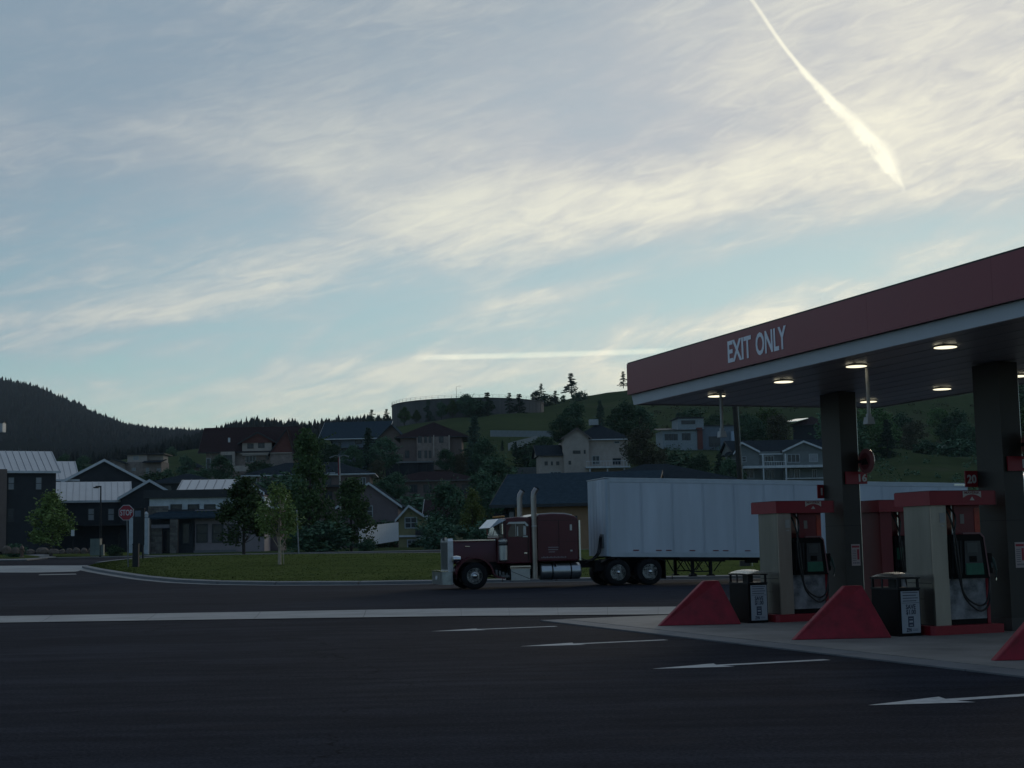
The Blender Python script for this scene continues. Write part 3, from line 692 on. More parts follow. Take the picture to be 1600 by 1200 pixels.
gb.build('grille_bar', alum, gr)
MB().box(-.06, .02, .95, 1.5, 1.83, 1.95).build('grille_ornament', chrome, gr)
bm_ = MB().prism([(-.32, .05), (-.36, .35), (-.36, 2.1), (-.32, 2.40), (-.02, 2.45), (.06, 2.45), (.06, 0), (-.02, 0)], 'z', .20, .68).build('bumper', M('bumper_metal', (.34, .36, .37), .30, .7, var=.25, scale=4), tk)
MB().prism([(-.38, .1), (-.38, 2.35), (-.1, 2.43), (-.1, .02)], 'z', .682, .71).build('bumper_lip', chrome, bm_)
MB().box(-.366, -.361, .95, 1.35, .38, .52).build('number_plate', dwhite, bm_)
def fender(y0, y1, nm='fender'):
    mb = MB(); cx, cz = .90, .50; N = 14; o = []; inn = []
    for i in range(N+1):
        a = math.pi*(1.05 - 1.02*i/N) ; o.append((cx+.74*math.cos(a), cz+.70*math.sin(a))); inn.append((cx+.68*math.cos(a), cz+.64*math.sin(a)))
    o += [(1.80, .46), (2.05, .42)]; inn += [(1.78, .40), (2.05, .36)]
    o[0] = (.16, .78); 
    for i in range(len(o)-1):
        p = [o[i], o[i+1], inn[i+1], inn[i]]
        mb.hexa([(p[0][0], y0, p[0][1]), (p[1][0], y0, p[1][1]), (p[2][0], y0, p[2][1]), (p[3][0], y0, p[3][1]), (p[0][0], y1, p[0][1]), (p[1][0], y1, p[1][1]), (p[2][0], y1, p[2][1]), (p[3][0], y1, p[3][1])])
    return mb.build(nm, maroon, tk, smooth=True)
fender(.0, .48); fender(1.97, 2.45)
MB().box(1.35, 1.95, .42, 2.0, .5, 1.0).box(.3, 1.7, .47, .50, .70, 1.0).build('inner_wing', chassis, tk)
for yy in (.16, 2.29):
    h = MB().lathe([(.02, -.02), (.13, .0), (.15, .12), (.12, .28), (.03, .34)], 'x', (.10, yy, 1.13), 16).build('headlight_pod', chrome, tk, smooth=True)
    MB().lathe([(.11, -.03), (.12, .0)], 'x', (.10, yy, 1.13), 16).build('lens', M('headlight_lens', (.30, .28, .22), .15), h)
    MB().tube([(.25, yy, 1.02), (.28, .4 if yy < 1 else 2.05, .95)], .03, 6).build('bracket', chrome, h)
# cab
cab = MB()
cabp = [(1.80, .92), (3.22, .92), (3.22, 2.64), (2.55, 2.66), (2.10, 2.62), (2.02, 2.52), (1.84, 1.90)]
cab = MB().prism(cabp, 'y', .18, 2.27).build('cab', maroon, tk)
bv = cab.modifiers.new('bevel', 'BEVEL'); bv.width = .05; bv.segments = 3; bv.limit_method = 'ANGLE'; bv.angle_limit = rad(40)
for a, b in ((.28, 1.16), (1.28, 2.16)):
    n = MB(); n.poly([(1.852, a, 1.98), (1.852, b, 1.98), (1.985, b, 2.42), (1.985, a, 2.42)])
    p = MB().hexa([(1.845, a, 1.97), (1.86, a, 1.97), (1.86, b, 1.97), (1.845, b, 1.97), (1.99, a, 2.44), (2.005, a, 2.44), (2.005, b, 2.44), (1.99, b, 2.44)]).build('windscreen', glasst, cab)
door = MB().box(2.14, 2.96, .155, .178, 1.02, 2.52).build('door', maroon, tk)
MB().prism([(2.22, 1.92), (2.86, 1.92), (2.86, 2.38), (2.78, 2.42), (2.36, 2.42), (2.22, 2.1)], 'y', .146, .154).build('window', glassd, door)
MB().box(2.50, 2.515, .138, .145, 1.93, 2.4).box(2.56, 2.60, .138, .145, 1.95, 2.3).build('window_bar', alum, door)
MB().prism([(2.16, 2.38), (2.24, 2.47), (2.85, 2.48), (2.98, 2.36), (2.98, 2.31), (2.90, 2.31), (2.84, 2.40), (2.26, 2.40)], 'y', .06, .153).build('window_brow', alum, door)
MB().box(2.80, 2.90, .135, .153, 1.98, 2.32).box(2.78, 2.96, .12, .153, 1.90, 1.95).build('chrome_pillar', alum, door)
MB().box(2.82, 2.93, .14, .154, 1.28, 1.33).build('door_handle', chrome, door)
MB().box(2.10, 2.12, .16, .18, 1.0, 2.5).box(2.98, 2.99, .16, .18, 1.0, 2.5).build('door_seam', blackm, tk)
MB().box(1.86, 2.02, .12, .178, 1.90, 2.42).build('vent_window', glassd, tk)
MB().hexa([(1.52, .12, 2.27), (1.54, .12, 2.25), (1.54, 2.33, 2.25), (1.52, 2.33, 2.27), (1.86, .12, 2.60), (2.14, .12, 2.56), (2.14, 2.33, 2.56), (1.86, 2.33, 2.60)]).build('sun_visor', M('visor_bright', (.42, .46, .54), .3, .5), tk)
for k in range(5): MB().lathe([(.035, 0), (.03, .12), (.01, .14)], 'x', (2.02, .45+k*.39, 2.69), 8).build('marker_lamp', M('amber', (.35, .16, .03), .3), tk)
MB().tube([(2.0, .12, 2.0), (1.93, -.18, 2.05), (1.93, -.18, 2.45), (2.02, .14, 2.5)], .016, 6).box(1.89, 1.93, -.27, -.10, 2.02, 2.40).build('mirror', chrome, tk)
MB().tube([(2.0, 2.33, 2.0), (1.93, 2.63, 2.05), (1.93, 2.63, 2.45), (2.02, 2.31, 2.5)], .016, 6).box(1.89, 1.93, 2.55, 2.72, 2.02, 2.40).build('mirror', chrome, tk)
for yy in (-.0, 2.45):
    a_ = MB().lathe([(.05, 1.02), (.17, 1.06), (.175, 1.66), (.14, 1.70), (.175, 1.74), (.175, 1.80), (.10, 1.86), (.02, 1.87)], 'z', (1.98, yy, 0), 18).build('air_cleaner', alum, tk, smooth=True)
    MB().lathe([(.179, 1.60), (.179, 1.69)], 'z', (1.98, yy, 0), 18).build('strap', blackm, a_)
# sleeper
def curved_box(name, x0, x1, y0, y1, z0, prof, mat):
    mb = MB(); n = len(prof); mb.v = []
    pr = [(x0, z0)] + prof + [(x1, z0)]
    return MB().prism(pr, 'y', y0, y1).build(name, mat, tk)
sl_ = curved_box('sleeper', 3.30, 4.92, .05, 2.40, .97, [(3.30, 2.66), (3.42, 2.74), (3.9, 2.77), (4.4, 2.75), (4.75, 2.68), (4.92, 2.55)][::1], maroon)
bv = sl_.modifiers.new('bevel', 'BEVEL'); bv.width = .06; bv.segments = 3; bv.limit_method = 'ANGLE'; bv.angle_limit = rad(50)
MB().prism([(3.0, 2.655), (3.34, 2.655), (3.9, 2.765), (4.4, 2.745), (4.7, 2.69), (4.7, 2.72), (4.4, 2.785), (3.9, 2.80), (3.4, 2.77)], 'y', .14, 2.31).build('roof_cap', chrome if False else M('pale_roof_cap', (.55, .50, .47), .3, .3), tk)
MB().box(4.925, 4.985, .03, .10, .99, 2.50).box(4.925, 4.985, 2.35, 2.42, .99, 2.50).build('rear_edge_strip', lid, sl_)
MB().box(3.20, 3.31, .25, 2.2, .95, 2.6).build('cab_gasket', chassis, tk)
lock = MB()
MB().box(4.58, 4.66, .035, .049, 2.12, 2.34).build('sleeper_vent', alum, sl_); MB().box(4.58, 4.66, .035, .049, 1.33, 1.39).build('latch', alum, sl_)
mb = MB()
for k, (a, b) in enumerate(((3.72, 4.12), (3.72, 4.10), (3.74, 3.98))): mb.box(a, b, .041, .049, 1.48-k*.085, 1.515-k*.085)
for k in range(14): mb.box(3.45+k*.07, 3.45+k*.07+.05, .041, .049, 1.10, 1.14+.02*(k % 2))
mb.build('door_print', M('print_pale', (.22, .18, .19), .5), sl_, kind='stuff')
MB().box(3.34, 4.9, .040, .049, 1.70, 1.705).box(3.34, 4.9, .040, .049, 2.50, 2.51).box(4.14, 4.15, .040, .049, 1.4, 2.50).build('seam', blackm, sl_)
for yy in (.02, 2.43):
    st = MB().tube([(3.19, yy, .34), (3.19, yy, 3.42), (3.22, yy, 3.56), (3.31, yy, 3.70)], [.105, .105, .11, .105], 16, cap=True).build('exhaust_stack', M('stack_steel', (.30, .27, .26), .28, .85), tk, smooth=True)
    MB().lathe([(.112, 2.28), (.116, 2.30), (.112, 2.32)], 'z', (3.19, yy, 0), 16).build('clamp', alum, st)
    MB().tube([(3.31, yy, 3.69), (3.335, yy, 3.735)], [.095, .095], 12).build('stack_mouth', black, st)
for yy in (.34, 2.11):
    tn = MB().lathe([(.05, 3.42), (.26, 3.42), (.31, 3.46), (.31, 4.96), (.26, 5.01), (.05, 5.02)], 'x', (0, yy, .60), 26).build('fuel_tank', alum, tk, smooth=True)
    MB().lathe([(.316, 3.86), (.316, 3.91)], 'x', (0, yy, .60), 26).lathe([(.316, 4.58), (.316, 4.63)], 'x', (0, yy, .60), 26).build('tank_strap', chassis, tn)
    if yy < 1: MB().tube([(4.0, .10, .82), (4.0, .06, .88)], .06, 10).build('filler_cap', chrome, tn)
sb = MB().box(2.28, 3.00, .04, .50, .30, .72).build('step_box', alum, tk)
MB().box(2.24, 3.02, .0, .52, .78, .84).box(2.24, 3.02, .0, .52, .725, .745).build('step_plate', chrome, sb)
MB().hexa([(2.30, .030, .62), (2.30, .036, .62), (2.30, .036, .64), (2.30, .030, .64), (2.98, .030, .34), (2.98, .036, .34), (2.98, .036, .36), (2.98, .030, .36)]).build('seam', blackm, sb)
MB().box(2.2, 3.1, .5, .62, .3, .9).box(2.2, 5.0, .62, 1.8, .45, .95).build('under_cab', chassis, tk)
MB().box(1.2, 8.42, .72, .80, .70, .97).box(1.2, 8.42, 1.65, 1.73, .70, .97).box(5.0, 5.1, .72, 1.73, .7, .97).box(8.3, 8.42, .72, 1.73, .7, .97).build('frame_rail', chassis, tk)
for xx in (6.42, 7.68, .90): MB().tube([(xx, .2, .5), (xx, 2.2, .5)], .09, 8).build('axle', chassis, tk)
MB().box(5.6, 6.1, .3, .7, .55, .95).build('air_tank', chassis, tk); MB().box(6.0, 8.2, .85, 1.6, .55, .75).build('suspension', chassis, tk)
MB().prism([(6.5, .97), (7.5, .97), (7.35, 1.10), (6.6, 1.10)], 'y', .75, 1.70).build('fifth_wheel', chassis, tk)
for yy in (.02, 1.87): MB().box(8.30, 8.32, yy, yy+.55, .22, .92).build('mud_flap', black, tk); MB().prism([(7.2, 1.08), (7.68, 1.10), (8.1, 1.02), (8.34, .90), (8.34, .86), (8.1, .98), (7.68, 1.06), (7.2, 1.04)], 'y', yy, yy+.56).build('quarter_fender', black, tk)
for yy in (.02, 1.87): MB().prism([(5.80, .90), (6.1, 1.05), (6.5, 1.09), (7.15, 1.08), (7.15, 1.05), (6.5, 1.055), (6.1, 1.01), (5.84, .88)], 'y', yy, yy+.56).build('quarter_fender', black, tk)
mb = MB(); mb.box(1.9, 2.22, .06, .3, .42, .5)
for k in range(4): mb.box(1.72+k*.13, 1.80+k*.13, .2, .4, .40, .70-.04*k)
mb.build('battery_plumbing', M('plumbing', (.12, .12, .12), .5, .5), tk)
for k in range(3):
    z = 1.45+.12*k
    hose([(5.0, 1.0+.2*k, z), (5.22, .8+.2*k, z-.55), (5.55, .6+.2*k, .98), (5.85, .45+.2*k, 1.25), (5.93, .45+.15*k, 1.82), (6.0, .5+.15*k, 1.95)], .022).build('air_line', hosem, tk, smooth=True)
# ------------------------------------------------------------------ trailer
tl = thing('box_trailer', 'long white panelled box trailer hitched behind the maroon truck', 'trailer', tf, TA)
PT = rad(1.42)
body = MB(); L = 15.18
pit = bpy.data.objects.new('body', None)
def tz(x, z): return z - math.tan(PT)*x
def tbox(mb, x0, x1, y0, y1, z0, z1):
    return mb.hexa([(x0, y0, tz(x0, z0)), (x1, y0, tz(x1, z0)), (x1, y1, tz(x1, z0)), (x0, y1, tz(x0, z0)), (x0, y0, tz(x0, z1)), (x1, y0, tz(x1, z1)), (x1, y1, tz(x1, z1)), (x0, y1, tz(x0, z1))])
bo = tbox(MB(), .16, L-.1, .02, 2.58, 1.20, 4.02).build('body', trailw, tl)
nP_ = 12; x0 = .16
tbox(MB(), .0+.16, L, -.012, .025, 1.10, 1.26).build('bottom_rail', trailr, tl)
tbox(MB(), .0+.16, L, -.012, .025, 3.93, 4.07).build('top_rail', trailr, tl)
tbox(MB(), .0+.16, L, 2.575, 2.61, 1.10, 1.26).build('bottom_rail', trailr, tl); tbox(MB(), .16, L, 2.575, 2.61, 3.93, 4.07).build('top_rail', trailr, tl)
for k in range(nP_):
    a = .17+(L-.2)*k/nP_; b = .17+(L-.2)*(k+1)/nP_
    tbox(MB(), a+.005, b-.005, .0, .018, 1.265, 3.925).build('side_panel', trailw, tl)
    q = MB()
    if k: tbox(q, a-.055, a-.040, -.005, .0, 1.265, 3.925); tbox(q, a+.040, a+.055, -.005, .0, 1.265, 3.925); q.build('panel_seam', M('seam_grey', (.42, .46, .51), .5), tl)
tbox(MB(), .08, .168, -.008, .10, 1.12, 4.05).build('corner_post', trailr, tl)
tbox(MB(), .0, .14, .10, 2.5, 1.12, 4.05).build('front_wall', M('front_wall_skin', (.40, .46, .52), .5, var=.22, scale=1.6, streak=True), tl)
MB().lathe([(.09, 1.12), (.09, 4.05)], 'z', (.09, .09, 0), 16).lathe([(.09, 1.12), (.09, 4.05)], 'z', (.09, 2.51, 0), 16).build('corner_post', MATS['front_wall_skin'], tl, smooth=True)
mb = MB()
for k in range(5): tbox(mb, -.012, .0, .45+k*.42, .475+k*.42, 1.15, 4.0)
mb.build('front_rib', MATS['front_wall_skin'], tl)
MB().box(-.05, .0, .35, .75, 1.42, 1.95).build('connector_panel', M('connector_grey', (.12, .13, .14), .6), tl)
tbox(MB(), -.01, L, -.015, 2.615, 4.072, 4.10).build('roof', M('trailer_roof', (.55, .57, .58), .5), tl)
tbox(MB(), .1, 1.2, .2, 2.4, 4.101, 4.11).build('reflection_patch', lid, tl)  # pale plate added on the trailer roof to imitate a windscreen reflection
tbox(MB(), 14.55, 15.1, -.02, -.013, 3.99, 4.06).build('reflection_strip', lid, tl)  # small pale piece added to stand for a windscreen reflection
for i, x in enumerate((1.05, 1.95, 2.35, 3.30, 4.25, 4.65, 5.55, 6.6, 7.6, 8.6, 9.6, 10.8, 12, 13.2, 14.4)):
    tbox(MB(), x, x+.22, -.018, -.0125 if False else -.001, 1.335, 1.37).build('reflector', M('reflector_red', (.16, .012, .022), .4), tl)
ld = MB(); tbox(ld, .6, 3.0, .3, 2.3, 1.0, 1.10); tbox(ld, 2.9, L-.2, .5, 2.1, .98, 1.09); ld.build('underframe', chassis, tl)
lg = MB(); tbox(lg, 3.0, 4.75, .05, .4, .93, 1.09); tbox(lg, 2.9, 4.9, .0, .25, 1.0, 1.1); lg.build('landing_gear_bracket', chassis, tl)
for yy in (.18, 2.25):
    for xx in (3.42, 4.15):
        g_ = MB().box(xx, xx+.11, yy, yy+.11, .34, 1.0).prism([(xx-.10, .28), (xx+.21, .28), (xx+.14, .345), (xx-.03, .345)], 'y', yy-.06, yy+.17).build('landing_leg', chassis, tl)
    k_ = MB().bar((3.5, yy, .46), (4.2, yy, .46), .045)
    k_.bar((3.08, yy, .98), (3.36, yy, .46), .035).bar((3.36, yy, .46), (3.5, yy, .46), .035).bar((4.72, yy, .96), (4.32, yy, .46), .035).bar((3.52, yy, .95), (3.86, yy, .47), .035).bar((3.86, yy, .95), (3.52, yy, .5), .035).bar((3.9, yy, .95), (4.18, yy, .5), .035)
    k_.build('leg_brace', chassis, tl)
tbox(MB(), 5.75, 6.2, .3, .6, .88, 1.0).build('tool_box', chassis, tl)
for xx in (12.2, 13.45):
    for yy in (0.02, 1.98): w__ = wheel(tl, xx, yy, dual=True, r=.48)
tbox(MB(), 11.5, 14.2, .5, 2.1, .75, .98).build('bogie', chassis, tl)
MB().box(14.9, 15.0, .2, 2.4, .42, .5).box(14.9, 15.0, .7, .8, .45, .8).box(14.9, 15.0, 1.8, 1.9, .45, .8).build('rear_bumper', chassis, tl)

# ------------------------------------------------------------------ foliage
def leafmat(n, c, c2): return M(n, c, .75, var=.3, scale=.9, spec=.05, rvar=1., col2=c2)
lm_green = leafmat('leaves_green', (0.057, 0.098, 0.044), (0.101, 0.155, 0.057))
lm_dark = leafmat('leaves_dark', (0.052, 0.100, 0.068), (0.096, 0.159, 0.087))
lm_yel = leafmat('leaves_yellowish', (0.107, 0.148, 0.049), (0.191, 0.223, 0.074))
lm_needle = leafmat('needles', (0.037, 0.067, 0.052), (0.067, 0.103, 0.070))
lm_brown = leafmat('leaves_brownish', (0.063, 0.067, 0.046), (0.092, 0.092, 0.057))
bark = M('bark', (.055, .045, .038), .9, var=.3, scale=6, bump=.4); barkp = M('pale_bark', (.40, .32, .24), .85, var=.25, scale=6)
def leaf(mb, p, s, r):
    a = Vector((r.gauss(0, 1), r.gauss(0, 1), r.gauss(0, .7))).normalized(); b = a.cross(Vector((r.gauss(0, 1), r.gauss(0, 1), r.gauss(0, 1)))).normalized()
    a *= s; b *= s*.7
    mb.poly([p-a, p-b*.8+a*.1, p+a, p+b*.8])
def crown_dec(seed, h, w, z0, n, leafs, shape='round', gap=.35):
    r = random.Random(seed); mb = MB(); cl = []
    k = int(26 + 14*h/w)
    for i in range(k):
        t = r.random(); z = z0 + (h-z0)*t
        if shape == 'round': rr = w/2*math.sqrt(max(.02, 1-(2*t-1)**2))*(1.0 if t < .6 else .95)
        elif shape == 'egg': rr = w/2*math.sin(math.pi*min(1, (.18+.82*t))**.8)*1.0 if t < 1 else .1
        elif shape == 'cone': rr = w/2*(1-t)**.8+.12*w
        elif shape == 'poplar': rr = w/2*(math.sin(math.pi*(.12+.86*t**.8)))**.6*(1-.35*t)
        an = r.uniform(0, 6.283); q = rr*math.sqrt(r.uniform(.15, .75))
        cl.append((Vector((q*math.cos(an), q*math.sin(an), z)), w*r.uniform(.10, .22)))
    per = n//len(cl)
    for c, cr in cl:
        for _ in range(per):
            d = Vector((r.gauss(0, 1), r.gauss(0, 1), r.gauss(0, .8)))
            d = d.normalized()*cr*(r.random()**.4)*1.05; leaf(mb, c+d, leafs*r.uniform(.6, 1.3), r)
        if r.random() < .6:        # a stray twig of leaves breaking the outline
            d = Vector((r.gauss(0, 1), r.gauss(0, 1), r.gauss(.3, .8))).normalized()
            for j in range(per//9): leaf(mb, c+d*cr*(1+j*.06*r.random()*3), leafs*.8, r)
    return mb, cl
def trunk_mb(h, r0, cl, seed, top=.75):
    r = random.Random(seed); pts = [Vector((r.uniform(-.02, .02)*h*i/5, r.uniform(-.02, .02)*h*i/5, h*top*i/5-.15*(i == 0))) for i in range(6)]
    mb = MB().tube(pts, [r0*(1-.8*i/5) for i in range(6)], 8)
    for c, cr in cl[::2]:
        b = pts[min(5, max(1, int((c.z/h/top)*5)-1))]; mb.tube([b, b.lerp(c, .5)+Vector((0, 0, -.03*h)), c], [r0*.28, r0*.18, r0*.07], 5)
    return mb
def conifer_mb(seed, h, w, z0, n, leafs, sparse=.0, tiers=16):
    r = random.Random(seed); mb = MB(); br = []
    for i in range(tiers):
        t = i/(tiers-1); z = z0+(h*.97-z0)*t; rr = w/2*(1-t)**.85*r.uniform(.75, 1.15)+.03*w
        for j in range(7 if not sparse else 4):
            if r.random() < sparse: continue
            an = r.uniform(0, 6.283); rl = rr*r.uniform(.6, 1.15); br.append((Vector((0, 0, z)), Vector((rl*math.cos(an), rl*math.sin(an), z-rl*.25))))
    per = max(3, n//len(br))
    for a, b in br:
        for k in range(per):
            t = r.random()**.6; p = a.lerp(b, t)+Vector((r.gauss(0, 1), r.gauss(0, 1), r.gauss(0, .5)))*w*.035; leaf(mb, p, leafs*r.uniform(.6, 1.2), r)
    return mb, br
TREES = {}
def make_tree(kind):
    s = {'round': (6., 4.6, 1.6, 5200, .16, 'round', lm_dark), 'egg': (6., 3.9, 1.5, 6000, .14, 'egg', lm_green), 'sapling': (4.6, 2.8, 1.85, 2600, .10, 'egg', lm_yel),
         'cone': (6., 4.0, .8, 5500, .15, 'cone', lm_green), 'poplar': (10., 4.6, .5, 7500, .17, 'cone', lm_green), 'loose': (6., 4.6, 1.0, 3600, .16, 'round', lm_green),
         'bush': (2.2, 3.2, .1, 2400, .13, 'round', lm_dark), 'yellow': (6., 3.4, 1.0, 4200, .13, 'egg', lm_yel), 'brown': (6., 5., .6, 2600, .14, 'round', lm_brown)}
    if kind in s:
        h, w, z0, n, ls, sh, mt_ = s[kind]; sd = sum(map(ord, kind)); c, cl = crown_dec(sd, h, w, z0, n, ls, sh); t = trunk_mb(h, .115 if kind == 'sapling' else .10*h/6+.03, cl, sd, .8)
        return h, c.mesh(kind+'_crown', mt_), t.mesh(kind+'_trunk', barkp if kind == 'sapling' else bark, True)
    h, w, z0, n, ls, sp_ = {'spruce': (8., 4.4, .3, 5200, .17, 0), 'pine': (8., 4.6, .9, 3200, .24, .2), 'pine_thin': (8., 4.0, 1.2, 2000, .24, .3)}[kind]
    sd = sum(map(ord, kind)); c, br = conifer_mb(sd, h, w, z0, n, ls, sp_, 12 if sp_ else 18); t = MB().tube([(0, 0, -.2), (0, 0, h*.5), (.03, 0, h*.97)], [.16, .10, .02], 6)
    for a, b in br[::4]: t.tube([a, b], [.03, .01], 3)
    return h, c.mesh(kind+'_crown', lm_needle), t.mesh(kind+'_trunk', bark)
RT = random.Random(11)
def tree(kind, name, label, px, top, base, Z, cat='tree', wid=1., group=None, crown_mat=None, ground=True):
    if kind not in TREES: TREES[kind] = make_tree(kind)
    h0, cm_, tm = TREES[kind]; p = at(px, base, Z); 
    H = (base-top)/F*Z; sc = H/h0
    if ground:
        zt = ter(p.x, p.y); p.z = min(p.z, zt+.05) if p.z < zt+3 else p.z
    t = thing(name, label, cat, p, RT.uniform(0, 6.28), group)
    t.scale = (sc*wid, sc*wid, sc)
    c = link('crown', cm_, t); link('trunk', tm, t)
    if crown_mat: c.material_slots[0].link = 'OBJECT'; c.material_slots[0].material = crown_mat
    return t
# trees on and beyond the lawn
g0 = gp(437, 886)
sap = tree('sapling', 'sapling', 'young pale-trunked sapling standing alone on the lawn', 437, 763, 886, g0.y, 'tree', 1.0)
MB().tube([(-.28, .0, -.1), (-.20, .0, 1.3)], .025, 6).build('stake', barkp, sap)
mr = MB().lathe([(1.05, .0), (.9, .03), (.1, .05)], 'z', (0, 0, 0), 20).build('mulch_ring', M('mulch', (.03, .024, .02), .95, var=.4, scale=6), sap)
sap.children[-1].location.z = .16
for c in sap.children: c.location.z += .12 if c.name.startswith(('crown', 'trunk')) else 0
tree('egg', 'street_tree', 'dark round-crowned street tree in front of the stone-entrance building', 381, 752, 866, 112, wid=1.15)
tree('poplar', 'tall_tree', 'tall cone-shaped green tree rising behind the sapling and the thin leaning pole', 484, 676, 862, 132, wid=.84)
tree('cone', 'street_tree', 'dense dark tree beside the white yard fence', 549, 754, 858, 128, wid=1.05)
tree('round', 'street_tree', 'dark broad tree right of the small yellow house', 700, 762, 858, 150, wid=.95)
tree('yellow', 'street_tree', 'yellowish-green narrow tree just left of the truck cab', 739, 770, 862, 142, wid=.85)
tree('yellow', 'street_tree', 'yellow-green tree in front of the dark two storey building at the left edge', 80, 762, 858, 128, wid=1.35)
tree('bush', 'shrub', 'dark shrub at the foot of the tall narrow tree', 500, 820, 864, 125, 'shrub', 1.6)
tree('bush', 'shrub', 'low dark shrub in front of the white yard fence', 572, 846, 862, 124, 'shrub', 1.6)
tree('bush', 'shrub', 'low shrub below the small yellow house', 655, 846, 861, 160, 'shrub', 1.4)
tree('bush', 'shrub', 'dark shrub beside the pale utility cabinet', 180, 848, 864, 120, 'shrub', 1.2)
tree('bush', 'shrub', 'dark shrub behind the boulders at the left edge', 25, 838, 858, 122, 'shrub', 1.3)
tree('bush', 'shrub', 'tall dark shrub left of the truck grille, under the broad tree', 690, 815, 862, 135, 'shrub', 1.2)
tree('bush', 'shrub', 'dark shrub behind the truck bonnet', 765, 818, 864, 135, 'shrub', 1.2)

# ------------------------------------------------------------------ street things at the left
sg = gp(209, 890); SZ = sg.y
t = thing('stop_sign', 'red octagonal STOP sign on a thin grey post at the lawn corner', 'stop sign', sg, rad(-3))
cen = at(197.5, 801, SZ) - sg; rO = 12.9/F*SZ
def octa(r, y0, y1, nm, mat, par, c): return MB().prism([(c.x+r*math.cos(rad(22.5+45*k)), c.z+r*math.sin(rad(22.5+45*k))) for k in range(8)], 'y', y0, y1).build(nm, mat, par)
MB().tube([(-.32, 0, -.1), (cen.x, 0, cen.z+.3)], .035, 8).build('post', M('post_grey', (.14, .15, .16), .5, .5), t)
o1 = octa(rO, -.055, -.04, 'sign_plate', M('sign_rim_white', (.40, .40, .42), .5), t, cen); octa(rO*.92, -.062, -.0555, 'sign_face', M('stop_red', (.26, .008, .022), .45), o1, cen)
text_mesh('lettering', 'STOP', rO*.98, M('stop_letter', (.55, .55, .56), .5), o1, (cen.x-rO*.74, -.064, cen.z-rO*.33), (rad(90), 0, 0), width=rO*1.48, bold=.006)
pst = gp(210.5, 890); s = F/pst.y
MB().box(-.17, .17, -.14, .14, -.1, 1.45).box(-.19, .19, -.16, .16, 1.45, 1.5).build('bollard', M('dark_timber', (.018, .020, .022), .8, var=.3, scale=5), None, loc=pst + Vector((.0, .25, 0)))
tag(bpy.data.objects['bollard'], 'thick dark square timber post standing behind the STOP sign post', 'post')
p = at(217, 868, 100); s = 23.
t = thing('noticeboard', 'dark noticeboard on two legs with a pale plate, behind the STOP sign', 'noticeboard', p)
MB().box(-.40, .36, -.05, .05, .7, 3.1).build('panel', M('panel_dark', (0.011, 0.014, 0.018), .7), t); MB().box(-.42, .38, -.07, .07, 3.1, 3.18).build('cap', blackm, t)
for x in (-.34, .22): MB().box(x, x+.1, -.05, .05, -.2, .7).build('leg', blackm, t)
MB().box(-.28, .12, -.06, -.052, 2.62, 3.02).build('plate', M('plate_blue', (.10, .13, .17), .6), t)
for k, px in enumerate((206.5, 228)):
    p = at(px, 864, 140); o = MB().box(-.25, .25, -.25, .25, -.3, 3.3).lathe([(.2, 3.35), (.22, 3.7), (.05, 3.9)], 'z', (0, 0, 0), 10).build('entry_pillar', M('pillar_white', (.42, .46, .50), .6), None, loc=p)
    tag(o, ['pale square entry pillar left of the dark noticeboard', 'pale square entry pillar with round cap at the stone building corner'][k], 'pillar', 'pale pillars at the clinic entry')
p = at(150, 866, 112); s = F/112
t = thing('utility_cabinet', 'pale green-grey utility cabinet on the verge with a smaller box beside it', 'utility cabinet', p)
MB().box(-.36, .36, -.3, .3, -.1, 1.12).box(-.38, .38, -.32, .32, 1.12, 1.17).build('cabinet', M('cabinet_green', (.13, .16, .14), .6), t); MB().box(.40, .60, -.2, .2, -.1, .72).build('side_box', MATS['cabinet_green'], t); MB().box(-.005, .005, -.305, -.3, .1, 1.05).build('door_seam', black, t)
p = at(34, 871, 101)
t = thing('fire_hydrant', 'small reddish fire hydrant on the far grass island at the left', 'hydrant', p)
hm = M('hydrant_paint', (.12, .07, .05), .6)
MB().lathe([(.15, 0), (.15, .06), (.10, .08), (.10, .52), (.15, .54), (.15, .60), (.11, .72), (.04, .80), (.03, .86)], 'z', (0, 0, 0), 14).build('barrel', hm, t, smooth=True)
MB().lathe([(.05, -.2), (.05, .2)], 'x', (0, 0, .42), 10).lathe([(.07, -.20), (.07, -.1)], 'y', (0, 0, .40), 10).build('outlet', hm, t)
def rock(w, h, seed):
    r = random.Random(seed); bm = bmesh.new(); bmesh.ops.create_icosphere(bm, subdivisions=2, radius=1)
    for v in bm.verts:
        v.co *= r.uniform(.86, 1.1); v.co.x *= w/2; v.co.y *= w*.35; v.co.z = max(-.3, v.co.z)*h*.62+h*.3
    me = bpy.data.meshes.new('boulder'); bm.to_mesh(me); bm.free(); me.materials.append(M('sandstone', (0.128, 0.098, 0.078), .9, var=.35, scale=2.5, bump=.6, bscale=6)); return me
rocks = [(-8, 14), (10, 16), (24, 13), (48, 14), (66, 22), (84, 20), (97, 12), (108, 12), (119, 13), (131, 12), (142, 10)]
for i, (px, w) in enumerate(rocks):
    p = at(px, 866.5, 118); o = link('boulder', rock(w/19.5, RT.uniform(.45, .8), i), None, loc=p, rot=(0, 0, RT.uniform(-.2, .2))); tag(o, ['first', 'second', 'third', 'fourth', 'fifth', 'sixth', 'seventh', 'eighth', 'ninth', 'tenth', 'last'][i]+' boulder from the left in the low rock edging below the left buildings', 'boulder', 'boulders of the rock edging at the left')
